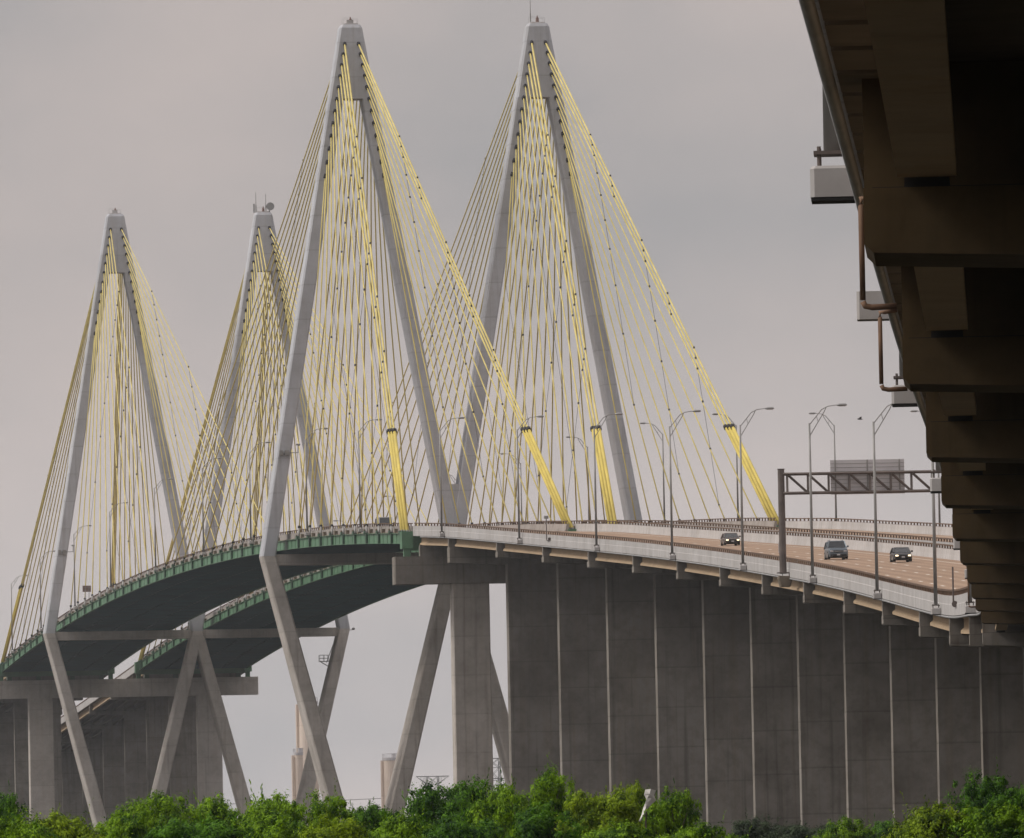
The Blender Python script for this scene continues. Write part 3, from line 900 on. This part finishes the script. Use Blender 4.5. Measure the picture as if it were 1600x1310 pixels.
LW = ['first', 'second', 'third', 'fourth', 'fifth', 'sixth', 'seventh', 'eighth', 'ninth', 'tenth', 'eleventh', 'twelfth', 'thirteenth', 'fourteenth']
lamp_s = [25.8, 105.0, 187.8, 271.2, 352.2, 434.4, 515.4, 598.8, 685.8]
for yv in (-916.0, -992.0, -1090.0, -1174.0, -1262.5):
    lamp_s.append(A.s_of_y(yv))
for i, s in enumerate(lamp_s):
    lamp(A, s, 0.0, 1, 'lamp post, %s from the green deck, on the left parapet of the curving viaduct' % LW[i], 'lamp posts along the roads')
for i, Y in enumerate((-98.2, -33.1, 43.4, 114.7, 194.7, 277.4, 350.1, 425.0, 493.9)):
    lamp(BR, BR.s_of_y(Y), 0.0, 1, 'lamp post, %s from the near end, on the left edge of the green deck' % LW[i], 'lamp posts along the roads', 0.3)
for i, Y in enumerate((-108.2, -40.7, 36, 112, 190, 268, 346, 424, 500)):
    lamp(BR, BR.s_of_y(Y), OFF + WD, -1, 'lamp post on the far right deck edge, %s from the near end' % LW[i], 'lamp posts along the roads', 0.3)
for i in range(4):
    lamp(A, A.s_of_y(-178.5 - 78 * i), OFF + WD, -1, 'lamp post on the farther viaduct, %s from the bridge, its arm to the left' % LW[i], 'lamp posts along the roads')


# pedestal without a pole, and hanging drain pipes, near the viewer
def edge_frame(line, s):
    n = line.normal(s); return n, Vector((-n.y, n.x, 0))


s = A.s_of_y(-1221.0); n, d = edge_frame(A, s); c = A.at(s, -0.36, -0.33)
mb = MB(); mb.loft([[(c.x + n.x * x + d.x * y, c.y + n.y * x + d.y * y, z) for x, y, _ in octa(0, 0, 0, 0.66, 0.66, 0.05)] for z in (c.z, c.z + 0.52)])
tag(build('lamp_pedestal', mb, M['parapet'], None, base=tuple(c)), 'pale concrete pedestal without a pole on the edge of the overhead viaduct', 'pedestal')
for (yv, u, top, drop, lab) in ((-1270.0, 0.10, -0.75, 1.45, 'rusty brown drain pipe dropping from the overhead viaduct, nearest the viewer'),
                                (-944.0, -0.30, -0.35, 1.9, 'thin grey drain pipe far along the dark viaduct edge, beside a lamp pedestal'),
                                (-1232.0, -0.13, -0.66, 1.35, 'grey-brown drain pipe hanging below the pale pedestal, second from the viewer')):
    s = A.s_of_y(yv); n, d = edge_frame(A, s); a = A.at(s, u, top)
    t = thing('drain_pipe', lab, 'pipe', tuple(a))
    mb = MB(); mb.path([a + n * 0.3 + Vector((0, 0, 0.03)), a + n * 0.08, a, a - Vector((0, 0, 0.1)), a - Vector((0, 0, drop - 0.1))], 0.038, 10)
    build('downpipe', mb, M['rust'], t, True)
    b = a - Vector((0, 0, drop - 0.08))
    mb = MB(); mb.path([b, b + n * 0.03 - Vector((0, 0, 0.06)), b + n * 0.12 - Vector((0, 0, 0.08)), b + n * 0.45 - Vector((0, 0, 0.07))], 0.042, 10)
    build('elbow_pipe', mb, M['rust'], t, True)

# slender standpipes with a hooked horn on the outer parapet
for (s, lab) in ((A.s_of_y(-279.5), 'thin dark standpipe with box and hook on the parapet near the bridge end'),
                 (A.s_of_y(-772.0), 'thin rusty standpipe with hooked foot on the parapet at far right')):
    n, d = edge_frame(A, s); a = A.at(s, -0.12, 0.35)
    t = thing('standpipe', lab, 'pipe', tuple(a))
    mb = MB(); mb.tube(a, a + Vector((0, 0, 2.6)), 0.06, n=8); mb.path([a, a - d * 1.5 - Vector((0, 0, 0.1)), a - d * 3.0 + Vector((0, 0, 0.05))], [0.07, 0.07, 0.07], 8); build('pipe', mb, M['gantry'], t)
    e = a - d * 3.2
    mb = MB(); mb.path([e + d * 0.3, e], [0.06, 0.22], 8); build('horn', mb, M['gantry'], t)
    if s < 300:
        mb = MB(); mb.box(tuple(a + Vector((0, 0, 2.75))), (0.5, 0.4, 0.35)); build('box', mb, M['galv'], t)

# ------------------------------------------------------------------ sign gantry
s = A.s_of_y(-548.5); n, d = edge_frame(A, s); ang = math.atan2(n.y, n.x)
road = A.at(s, 0).z
b = A.at(s, -0.55, -0.35)
t = thing('sign_gantry', 'brown steel sign gantry with lattice beam spanning the nearer roadway', 'sign gantry', tuple(b))
mb = MB()
mb.loft([[(b.x + n.x * x + d.x * y, b.y + n.y * x + d.y * y, z) for x, y, _ in octa(0.15, 0, 0, wv, 1.7, 0.1)] for z, wv in ((b.z - 0.85, 0.9), (b.z - 0.1, 1.3), (b.z + 0.12, 1.3))])
build('pedestal', mb, M['slab'], t)
for u, hgt in ((-0.55, 9.55), (WD + 0.55, 9.55)):
    q = A.at(s, u, 0.0); mb = MB()
    mb.tube((q.x, q.y, road), (q.x, q.y, road + hgt), 0.33, 0.31, 16); mb.box((q.x, q.y, road + 0.08), (1.1, 1.1, 0.08), ang)
    mb.tube((q.x, q.y, road + hgt), (q.x, q.y, road + hgt + 0.05), 0.36, n=16)
    build('post', mb, M['gantry'], t, False)
mb = MB()
zt_, zb_ = road + 9.1, road + 7.35
L0, L1 = 0.0, WD + 0.2
for dy in (-0.55, 0.55):
    for z in (zt_, zb_):
        mb.bar(A.at(s, L0 - 0.4).xy.to_3d() + d * dy + Vector((0, 0, z)), A.at(s, L1 + 0.4).xy.to_3d() + d * dy + Vector((0, 0, z)), 0.17)
    for i in range(13):
        u = L0 + (L1 - L0) * i / 12
        a_ = A.at(s, u).xy.to_3d() + d * dy
        mb.bar(a_ + Vector((0, 0, zb_)), a_ + Vector((0, 0, zt_)), 0.09)
        if i < 12:
            b_ = A.at(s, L0 + (L1 - L0) * (i + 1) / 12).xy.to_3d() + d * dy
            if i < 7: mb.bar(a_ + Vector((0, 0, zt_)), b_ + Vector((0, 0, zb_)), 0.10)
            else: mb.bar(a_ + Vector((0, 0, zb_)), b_ + Vector((0, 0, zt_)), 0.10)
for i in range(13):
    u = L0 + (L1 - L0) * i / 12; a_ = A.at(s, u).xy.to_3d()
    for z in (zb_, zt_):
        mb.bar(a_ - d * 0.55 + Vector((0, 0, z)), a_ + d * 0.55 + Vector((0, 0, z)), 0.08)
build('lattice_beam', mb, M['gantry'], t)
# sign panel seen from behind, fixed on the far side
mb = MB(); ua, ub, za, zb2 = 4.05, 10.85, road + 7.2, road + 10.35
p = []
for z in (za, zb2):
    for u, w_ in ((ua, 0.90), (ub, 0.90), (ub, 0.95), (ua, 0.95)):
        q = A.at(s, u).xy.to_3d() + d * w_; p.append((q.x, q.y, z))
mb.hexa(p); sgn = build('sign_panel', mb, M['signback'], t)
mb = MB()
for u in (4.5, 7.45, 10.4):
    q = A.at(s, u).xy.to_3d() + d * 0.84; mb.box((q.x, q.y, (za + zb2) / 2), (0.12, 0.12, zb2 - za), ang)
for z in [za + 0.3 + 0.36 * i for i in range(8)]:
    a_ = A.at(s, ua).xy.to_3d() + d * 0.886; b_ = A.at(s, ub).xy.to_3d() + d * 0.886
    mb.bar(a_ + Vector((0, 0, z)), b_ + Vector((0, 0, z)), 0.035)
build('panel_rib', mb, M['pole'], sgn)

# small sign beside the gantry, and the sign far off on the bridge
def small_sign(p, n, wd, ht, hgt, mat, label, posts=(0,), pm='pole'):
    t = thing('road_sign', label, 'road sign', tuple(p))
    d = Vector((-n.y, n.x, 0)); ang = math.atan2(n.y, n.x)
    for u in posts:
        q = p + n * u; mb = MB(); mb.tube(q, q + Vector((0, 0, hgt + ht * 0.9)), 0.055, n=8); build('post', mb, M[pm], t)
    q = p + d * 0.08 + Vector((0, 0, hgt + ht / 2)); mb = MB(); mb.box(tuple(q), (wd, 0.04, ht), ang); sp = build('sign_panel', mb, mat, t)
    mb = MB(); q2 = p - d * -0.045 + Vector((0, 0, hgt + ht * 0.25)); mb.box(tuple(q2), (wd * 0.9, 0.03, 0.06), ang)
    q2 = q2 + Vector((0, 0, ht * 0.5)); mb.box(tuple(q2), (wd * 0.9, 0.03, 0.06), ang); build('bracket', mb, M['galv'], t)


s = A.s_of_y(-542.5); n = A.normal(s)
small_sign(A.at(s, -0.15, -0.3), n, 0.62, 0.95, 2.15, M['signback'], 'small grey sign back on a thin post beside the gantry foot')
s = BR.s_of_y(332.0)
small_sign(BR.at(s, 0.25, 0.3), BR.normal(s), 1.55, 1.15, 2.3, M['redsign'], 'small faded red sign on two posts at the far left deck edge', (-0.3, 0.4))


# ------------------------------------------------------------------ vehicles (front faces local -Y)
def vehicle(name, label, cat, paint, loc, rotz, kind, lights=True):
    t = thing(name, label, cat, (0, 0, 0))
    if kind == 'sedan': Lh, Wh, belt, roofz, hood = 4.7, 1.82, 0.92, 1.45, 0.80
    elif kind == 'suv': Lh, Wh, belt, roofz, hood = 5.0, 2.0, 1.18, 1.88, 1.12
    else: Lh, Wh, belt, roofz, hood = 5.6, 2.05, 1.35, 2.3, 1.2
    fy, ry = -Lh / 2, Lh / 2
    def sec(y, wv, z0, z1, tuck=0.06):
        hw = wv / 2
        return [(-hw + tuck, y, z0), (hw - tuck, y, z0), (hw, y, z0 + (z1 - z0) * 0.35), (hw, y, z0 + (z1 - z0) * 0.75), (hw - 0.12, y, z1), (-hw + 0.12, y, z1), (-hw, y, z0 + (z1 - z0) * 0.75), (-hw, y, z0 + (z1 - z0) * 0.35)]
    mb = MB()
    mb.loft([sec(fy, Wh * 0.80, 0.32, hood * 0.80), sec(fy + 0.12, Wh * 0.93, 0.24, hood * 0.92), sec(fy + 0.6, Wh, 0.22, hood), sec(fy + 1.25, Wh, 0.22, belt - 0.02),
             sec(fy + 2.2, Wh, 0.22, belt + 0.02), sec(ry - 0.9, Wh, 0.22, belt + 0.05), sec(ry - 0.15, Wh * 0.95, 0.26, belt), sec(ry, Wh * 0.86, 0.36, belt - 0.1)])
    build('body', mb, paint, t, False)
    mb = MB()
    c0 = fy + (1.15 if kind != 'van' else 0.75); c1 = fy + (1.95 if kind == 'sedan' else 1.6 if kind == 'suv' else 1.3)
    c2 = ry - (1.35 if kind == 'sedan' else 0.35); c3 = ry - (0.65 if kind == 'sedan' else 0.05)
    bw, rw = Wh - 0.14, Wh * 0.76 if kind != 'van' else Wh * 0.88
    zb, zt = belt - 0.02, roofz
    def rectsec(y, wv, z): return [(-wv / 2, y, z), (wv / 2, y, z)]
    p = [(-bw / 2, c0, zb), (bw / 2, c0, zb), (bw / 2, c3, zb), (-bw / 2, c3, zb), (-rw / 2, c1, zt - 0.06), (rw / 2, c1, zt - 0.06), (rw / 2, c2, zt - 0.06), (-rw / 2, c2, zt - 0.06)]
    mb.hexa(p); build('window', mb, M['glass'], t)
    mb = MB()
    mb.loft([[(-rw / 2 - 0.02, c1 - 0.05, zt - 0.07), (rw / 2 + 0.02, c1 - 0.05, zt - 0.07), (rw / 2 + 0.02, c2 + 0.05, zt - 0.07), (-rw / 2 - 0.02, c2 + 0.05, zt - 0.07)],
             [(-rw / 2 + 0.05, c1 + 0.1, zt), (rw / 2 - 0.05, c1 + 0.1, zt), (rw / 2 - 0.05, c2 - 0.1, zt), (-rw / 2 + 0.05, c2 - 0.1, zt)]])
    for sx in (-1, 1):
        mb.bar((sx * bw / 2, c0 - 0.02, zb), (sx * rw / 2, c1, zt - 0.05), 0.10)
        mb.bar((sx * bw / 2, c3, zb), (sx * rw / 2, c2, zt - 0.05), 0.14)
        mb.bar((sx * (bw / 2 + 0.005), (c1 + c2) / 2 + 0.15, zb), (sx * (rw / 2 + 0.005), (c1 + c2) / 2 + 0.15, zt - 0.05), 0.10)
    if kind == 'suv':
        for sx in (-1, 1):
            mb.bar((sx * rw / 2 * 0.88, c1 + 0.3, zt + 0.07), (sx * rw / 2 * 0.88, c2 - 0.3, zt + 0.07), 0.05)
    build('roof', mb, paint, t)
    for sx in (-1, 1):
        mb = MB(); mb.box((sx * Wh * 0.34, fy + 0.03, hood * 0.70), (Wh * 0.15, 0.14, 0.13)); build('headlight', mb, M['headlight'] if lights else M['lens'], t)
        mb = MB(); mb.loft([[(sx * (Wh / 2 + 0.02) + (0 if q == 0 else sx * 0.17), c0 + 0.35 + dy, belt + 0.02 + dz) for dy, dz in ((-0.08, 0), (0.08, 0), (0.08, 0.17), (-0.08, 0.17))] for q in (0, 1)]); build('mirror', mb, paint, t)
        for y in (fy + 0.92, ry - 0.95):
            R = 0.34 if kind == 'sedan' else 0.40
            mb = MB(); mb.tube((sx * (Wh / 2 - 0.24), y, R), (sx * (Wh / 2 + 0.01), y, R), R, n=18); wh = build('wheel', mb, M['tyre'], t)
            mb = MB(); mb.tube((sx * (Wh / 2 - 0.05), y, R), (sx * (Wh / 2 + 0.025), y, R), R * 0.62, n=14); build('rim', mb, M['galv'], wh)
    mb = MB(); mb.box((0, fy + 0.02, hood * 0.66), (Wh * 0.44, 0.12, 0.20)); build('grille', mb, M['black'], t)
    mb = MB(); mb.box((0, fy + 0.06, 0.36), (Wh * 0.80, 0.16, 0.20)); build('bumper', mb, M['black'], t)
    if kind == 'suv':
        mb = MB(); mb.box((0, fy - 0.045, hood * 0.68), (Wh * 0.44, 0.03, 0.05)); build('grille_bar', mb, M['chrome'], t)
    mb = MB(); mb.box((0, fy - 0.035, 0.42), (0.32, 0.03, 0.14)); build('number_plate', mb, M['lens'], t)
    t.location = loc; t.rotation_euler = (0, 0, rotz)
    return t


def on_road(line, s, u, dz=0.0):
    p = line.at(s, u, 0.006 + dz); n = line.normal(s)
    return tuple(p), math.atan2(n.y, n.x)


vehicle('car', 'black sedan with lit headlights, left of the three oncoming cars', 'car', M['carbrown'], *on_road(A, 188.0, 15.0), 'sedan')
vehicle('car', 'slate blue SUV with roof rails and no lights, between two dark sedans', 'car', M['carblue'], *on_road(A, 318.0, 12.0), 'suv', False)
vehicle('car', 'black sedan with glowing headlights, rightmost of the oncoming cars', 'car', M['carblack'], *on_road(A, 342.0, 16.0), 'sedan')
vehicle('van', 'grey van roof just showing over the green deck edge beside the yellow pipes', 'van', M['cargrey'], *on_road(BR, BR.s_of_y(-82.0), 5.0), 'van', False)


# ------------------------------------------------------------------ distant things
def px_ray(x, y):
    """direction through a photo pixel, used only to aim the distant things"""
    return fw * F_PX + rt2 * (x - 800) - up2 * (y - 655)


def far_pos(x, D):
    r = px_ray(x, 1280); k = D / sqrt(r.x ** 2 + r.y ** 2)
    return CX + r.x * k, CY + r.y * k


def silo(px, D, R, H, label, top=True, bands=()):
    x, y = far_pos(px, D)
    t = thing('tank_tower', label, 'tower', (x, y, 0))
    mb = MB(); mb.path([(x, y, 0), (x, y, H)], R, 28); build('shaft', mb, M['silo'], t, False)
    mb = MB(); mb.path([(x, y, H), (x, y, H + 0.7)], R * 1.04, 28)
    for k in range(14):
        a = 2 * pi * k / 14; mb.tube((x + R * cos(a), y + R * sin(a), H + 0.7), (x + R * cos(a), y + R * sin(a), H + 1.7), 0.05, n=5)
    for k in range(14):
        a, b = 2 * pi * k / 14, 2 * pi * (k + 1) / 14; mb.tube((x + R * cos(a), y + R * sin(a), H + 1.7), (x + R * cos(b), y + R * sin(b), H + 1.7), 0.05, n=5)
    mb.box((x + R * 0.4, y, H + 1.2), (0.9, 0.9, 1.0))
    build('roof_deck', mb, M['signback'], t)
    for z in bands:
        mb = MB(); mb.path([(x, y, z), (x, y, z + 0.9)], R * 1.45, 20); build('gallery', mb, M['galv'], t)
    mb = MB(); mb.path([(x - R - 0.35, y - 0.5, 0), (x - R - 0.35, y - 0.5, H)], 0.3, 8); build('riser_pipe', mb, M['silo'], t)


silo(484, 2350, 2.5, 50.5, 'tall slim pinkish concrete tower behind the crossing tower legs', bands=(14.0,))
silo(468, 2300, 1.15, 37.0, 'short slim tower at the left side of the tall pinkish tower', bands=(23.0,))
silo(612, 2350, 2.1 * 0.95, 36.0, 'short stout pinkish tower partly behind a leaning leg')


def pylon(px, D, H, label, seed):
    x, y = far_pos(px, D); t = thing('power_pylon', label, 'pylon', (x, y, 0))
    mb = MB(); bw, tw = H * 0.10, H * 0.045
    n = 9
    lev = [(H * (1 - (1 - i / n) ** 1.25), lerp(bw, tw, min(1, (i / n) * 1.3))) for i in range(n + 1)]
    for (z0, w0), (z1, w1) in zip(lev[:-1], lev[1:]):
        c0 = [(x + a * w0, y + b * w0, z0) for a, b in ((-1, -1), (1, -1), (1, 1), (-1, 1))]
        c1 = [(x + a * w1, y + b * w1, z1) for a, b in ((-1, -1), (1, -1), (1, 1), (-1, 1))]
        for i in range(4):
            mb.bar(c0[i], c1[i], 0.20); mb.bar(c0[i], c1[(i + 1) % 4], 0.09); mb.bar(c0[(i + 1) % 4], c1[i], 0.09); mb.bar(c1[i], c1[(i + 1) % 4], 0.09)
    build('lattice_mast', mb, M['galv'], t)
    for k, (hz, wv) in enumerate(((H, H * 0.13), (H * 0.86, H * 0.155), (H * 0.70, H * 0.13))):
        mb = MB()
        for dy in (-tw, tw):
            mb.bar((x - wv, y, hz), (x + wv, y, hz), 0.17)
            for sx in (-1, 1):
                mb.bar((x + sx * tw, y + dy, hz - H * 0.06), (x + sx * wv, y, hz), 0.12)
                for q in (0.3, 0.6):
                    mb.bar((x + sx * lerp(tw, wv, q), y + dy, hz), (x + sx * lerp(tw, wv, q), y + dy * 0.5, hz - H * 0.06 * (1 - q)), 0.08)
        build('cross_arm', mb, M['galv'], t)
    return x, y


p1 = pylon(677, 2600, 35.0, 'grey lattice power pylon between the leaning leg and the end column', 1)
p2 = pylon(772, 2350, 36.0, 'hazy lattice power pylon just right of the end column', 2)
for k, hz in enumerate((31.5, 28.5)):
    x0, y0 = far_pos(-60, 2700); x1, y1 = far_pos(960, 2500)
    mb = MB(); mb.path([(lerp(x0, x1, q / 12), lerp(y0, y1, q / 12), hz - 3.0 * 4 * (q / 12) * (1 - q / 12)) for q in range(13)], 0.07, 4)
    tag(build('power_line', mb, M['rope'], base=(x0, y0, hz)), '%s faint power line low above the tree tops' % ('upper' if k == 0 else 'lower'), 'power line')

# bird in the sky near the overhead viaduct
r = px_ray(1344, 655); k = 520 / r.length
bx, by, bz = CX + r.x * k, CY + r.y * k, CZ + r.z * k
mb = MB(); V = Vector((bx, by, bz))
mb.path([V + Vector((-0.16, 0, 0.0)), V + Vector((-0.08, 0, 0.01)), V + Vector((0.02, 0, 0)), V + Vector((0.14, 0.0, -0.02))], [0.02, 0.05, 0.045, 0.012], 8)
for sy in (-1, 1):
    mb.hexa([tuple(V + Vector(q)) for q in ((-0.06, sy * 0.02, 0.0), (0.05, sy * 0.02, 0.0), (0.06, sy * 0.22, 0.11), (-0.01, sy * 0.22, 0.11), (-0.06, sy * 0.02, 0.012), (0.05, sy * 0.02, 0.012), (0.06, sy * 0.22, 0.118), (-0.01, sy * 0.22, 0.118))])
tag(build('bird', mb, M['bird'], base=(bx, by, bz)), 'small dark bird flying above the sign gantry', 'bird')


# ------------------------------------------------------------------ trees
def tree_mesh(seed, H, W, nclump, nleaf, ls, open_=0.0):
    """unit tree: trunk with limbs, crown of leaf clumps; height H, crown width W"""
    rnd = random.Random(seed)
    tr = MB()
    lobes = []
    base_h = H * 0.22
    tr.path([(0, 0, -0.1), (0.05, 0.02, base_h * 0.5), (0.0, 0.05, base_h), (0.1, 0, H * 0.5)], [W * 0.035, W * 0.028, W * 0.024, W * 0.012], 8)
    nl = 9
    for i in range(nl):
        a = 2 * pi * i / nl + rnd.uniform(-0.4, 0.4); rr = W / 2 * rnd.uniform(0.30, 0.78); z = H * rnd.uniform(0.42, 0.84)
        if i % 3 == 0: rr *= 0.35; z = H * rnd.uniform(0.74, 0.88)
        c = Vector((rr * cos(a), rr * sin(a), z)); lobes.append((c, W * rnd.uniform(0.15, 0.25)))
        b0 = Vector((0, 0, base_h * rnd.uniform(0.7, 1.3)))
        m1 = b0.lerp(c, 0.5) + Vector((rnd.uniform(-.1, .1), rnd.uniform(-.1, .1), H * 0.04))
        tr.path([b0, m1, c, c + Vector((rnd.uniform(-.3, .3), rnd.uniform(-.3, .3), H * 0.08))], [W * 0.016, W * 0.011, W * 0.006, W * 0.002], 6)
    lf = MB()
    for i in range(nclump):
        c, R = rnd.choice(lobes)
        # clumps mostly on the outside of each lobe
        while True:
            v = Vector((rnd.gauss(0, 1), rnd.gauss(0, 1), rnd.gauss(0.25, 1)))
            if v.length > 0.01: break
        v.normalize(); q = c + Vector((v.x, v.y, v.z * 0.8)) * R * rnd.uniform(0.45, 1.12)
        if mnoise.noise(q * 0.9 + Vector((seed * 3.1, 0, 0))) < -0.28 + open_: continue
        cr = W * rnd.uniform(0.028, 0.062)
        stem = q + Vector((0, 0, cr * rnd.uniform(0.2, 1.0)))
        for k in range(nleaf):
            d = Vector((rnd.gauss(0, 1), rnd.gauss(0, 1), rnd.gauss(0, 0.8)))
            p = q + d * cr * 0.5
            s = ls * rnd.uniform(0.6, 1.3)
            nrm = (d * 0.9 + v * 0.8 + Vector((rnd.uniform(-.5, .5), rnd.uniform(-.5, .5), 0.7))).normalized()
            t1 = nrm.cross(Vector((rnd.uniform(-1, 1), rnd.uniform(-1, 1), rnd.uniform(-1, 1)))).normalized()
            t2 = nrm.cross(t1)
            a, b_ = p - t1 * s, p + t1 * s
            e, f_ = p + t2 * s * 0.42 - nrm * s * 0.12, p - t2 * s * 0.42 - nrm * s * 0.12
            lf.quad(a, f_, b_, e)
        if rnd.random() < 0.06:
            # a shoot poking out of the crown
            o = Vector((v.x * 0.5, v.y * 0.5, abs(v.z) + 0.4)).normalized()
            for k in range(8):
                p = q + o * cr * (0.6 + k * 0.28)
                t1 = (o + Vector((rnd.uniform(-1, 1), rnd.uniform(-1, 1), rnd.uniform(-.3, .6)))).normalized(); t2 = t1.cross(Vector((0.3, 0.5, 0.8))).normalized()
                s = ls * rnd.uniform(0.7, 1.2)
                lf.quad(p, p + t1 * s + t2 * s * 0.4, p + t1 * s * 2, p + t1 * s - t2 * s * 0.4)
    def me(nm, mb_, mat):
        d = bpy.data.meshes.new(nm); d.from_pydata([tuple(v) for v in mb_.v], [], mb_.f); d.materials.append(mat); d.update(); return d
    return me('trunk', tr, M['bark']), lf


TREEV = []
for i in range(5):
    trunk, lf = tree_mesh(11 + i, 5.0, 4.6, 620, 56, 0.070, 0.04)
    crowns = {}
    for mn in ('leaf_bright', 'leaf_dark', 'leaf_yellow', 'leaf_dull'):
        crowns[mn] = None
    TREEV.append((trunk, lf, crowns))


def tree(px, ytop, wpx, D, mat, label, var, group='trees along the foot of the picture', name='leafy_tree', rot=0.0):
    x, y = far_pos(px, D)
    r = px_ray(px, ytop); ztop = CZ + r.z * D / sqrt(r.x ** 2 + r.y ** 2)
    wid = wpx * D / F_PX
    trunk, lf, crowns = TREEV[var % 5]
    if crowns[mat] is None:
        d = bpy.data.meshes.new('crown'); d.from_pydata([tuple(v) for v in lf.v], [], lf.f); d.materials.append(M[mat]); d.update(); crowns[mat] = d
    t = thing(name, label, 'tree', (x, y, 0), group)
    sx, sz = wid * 1.55 / 4.6, ztop / 4.82
    t.scale = (sx, sx, sz); t.rotation_euler = (0, 0, rot)
    for nm, d in (('trunk', trunk), ('crown', crowns[mat])):
        o = bpy.data.objects.new(nm, d); COL.objects.link(o); o.parent = t; ALL.append(o)
    return t


TREES = [
    (6, 1243, 75, 300, 'leaf_dark', 'dark green tree cut by the left edge of the picture'),
    (80, 1264, 140, 280, 'leaf_yellow', 'yellow-green rounded tree at bottom left before the leaning leg'),
    (20, 1284, 130, 235, 'leaf_bright', 'low green bush in front at the very bottom left corner'),
    (205, 1268, 95, 270, 'leaf_bright', 'low bright green tree just right of the leftmost leaning leg'),
    (262, 1246, 130, 300, 'leaf_bright', 'bright green tree under the left foot of the far tower'),
    (345, 1250, 120, 310, 'leaf_bright', 'bright green tree below the left end-pier column'),
    (425, 1234, 120, 290, 'leaf_bright', 'taller bright green tree with pointed top left of the crossing legs'),
    (505, 1254, 110, 280, 'leaf_bright', 'green tree in front of the crossing tower legs'),
    (585, 1258, 90, 330, 'leaf_dark', 'low dark green tree in the gap below the short stout tower'),
    (668, 1232, 110, 310, 'leaf_dark', 'dark green tree below the lattice pylon'),
    (728, 1224, 120, 320, 'leaf_dark', 'dark bushy tree at the foot of the near end-pier column'),
    (795, 1219, 100, 300, 'leaf_bright', 'green tree right of the near end-pier column with sky gaps'),
    (858, 1217, 100, 290, 'leaf_bright', 'round bright green tree before the first wide viaduct pier'),
    (938, 1236, 120, 285, 'leaf_yellow', 'yellow-green tree left of the pale torn sheet'),
    (990, 1230, 70, 320, 'leaf_yellow', 'yellow-green tree with a wispy top behind the pale torn sheet'),
    (1058, 1238, 90, 300, 'leaf_bright', 'bright green tree just right of the pale torn sheet'),
    (1088, 1280, 110, 260, 'leaf_bright', 'low bright green tree at the right end of the long tree row'),
    (1185, 1286, 100, 520, 'leaf_dull', 'low dull bush against the dark piers, left of the middle gap'),
    (1262, 1288, 110, 520, 'leaf_dull', 'low dull bush against the dark piers, middle of the gap'),
    (1330, 1281, 80, 460, 'leaf_bright', 'small bright bush standing out among dull bushes at the pier feet'),
    (1390, 1285, 90, 500, 'leaf_dark', 'dark low bush left of the big yellow-green tree'),
    (1462, 1250, 130, 280, 'leaf_yellow', 'big yellow-green tree at lower right'),
    (1535, 1222, 110, 300, 'leaf_dark', 'tallest dark tree at lower right'),
    (1596, 1230, 110, 280, 'leaf_dark', 'dark green tree cut by the right edge of the picture'),
    (1545, 1262, 150, 240, 'leaf_bright', 'broad green tree in front at the lower right corner'),
    (620, 1276, 120, 250, 'leaf_bright', 'low green bush in front, below the short stout tower'),
    (715, 1272, 130, 240, 'leaf_dark', 'low dark bush in front of the near end-pier column'),
    (840, 1272, 140, 245, 'leaf_dark', 'low dark bush in front of the round green tree'),
    (300, 1280, 150, 240, 'leaf_dark', 'low dark bush in front, below the far left column'),
    (420, 1278, 140, 240, 'leaf_bright', 'low green bush in front of the pointed tree'),
    (530, 1282, 130, 235, 'leaf_yellow', 'low yellow-green bush in front of the crossing legs'),
    (960, 1280, 150, 240, 'leaf_bright', 'low green bush in front, below the pale torn sheet'),
]
for i, (px, yt, wp, D, mat, lab) in enumerate(TREES):
    tree(px, yt, wp, D, mat, lab, i, rot=i * 1.7)

# pale torn sheet caught on a bare stem among the trees
x, y = far_pos(1008, 283); zt_ = CZ + px_ray(1015, 1234).z * 283 / px_ray(1015, 1234).xy.length
t = thing('torn_sheet', 'pale torn sheet hanging on a bare stem between two trees', 'sheet', (x, y, 0))
mb = MB(); mb.path([(x - 0.12, y, 0), (x - 0.02, y, zt_ * 0.5), (x + 0.02, y, zt_ * 0.8), (x + 0.1, y, zt_ - 0.05)], [0.05, 0.04, 0.03, 0.015], 6)
build('stem', mb, M['bark'], t)
mb = MB()
prof = [(0.0, 0.02, 0.32), (-0.15, -0.01, 0.29), (-0.30, 0.05, 0.30), (-0.42, 0.0, 0.20), (-0.55, -0.05, 0.13), (-0.75, -0.10, 0.08), (-0.95, -0.2, 0.05)]
secs = []
for k, (dz, off, wv) in enumerate(prof):
    f_ = 0.05 * sin(k * 1.7)
    secs.append([(x + off, y - 0.03 + f_, zt_ + dz), (x + off + wv * 0.5, y - 0.09 - f_, zt_ + dz + 0.02), (x + off + wv, y - 0.02, zt_ + dz - 0.03), (x + off + wv, y + 0.0, zt_ + dz - 0.03), (x + off + wv * 0.5, y - 0.07 - f_, zt_ + dz + 0.02), (x + off, y - 0.01 + f_, zt_ + dz)])
mb.loft(secs); build('sheet', mb, M['white'], t)

# ------------------------------------------------------------------ haze
HAZE = 0.000045
if HAZE:
    mb = MB(); mb.box((0, 2000, 129), (9100, 9100, 260))
    hm = bpy.data.materials.new('haze_air'); hm.use_nodes = True
    t_ = hm.node_tree
    for n_ in list(t_.nodes): t_.nodes.remove(n_)
    oo = t_.nodes.new('ShaderNodeOutputMaterial'); pv = t_.nodes.new('ShaderNodeVolumePrincipled')
    pv.inputs['Color'].default_value = (0.88, 0.92, 0.97, 1); pv.inputs['Density'].default_value = HAZE; pv.inputs['Anisotropy'].default_value = 0.0
    t_.links.new(pv.outputs[0], oo.inputs['Volume'])
    hz = build('haze', mb, hm); hz['kind'] = 'stuff'

# face orientation, gentle cleanup of helper properties
for o in ALL:
    if '_base' in o: del o['_base']
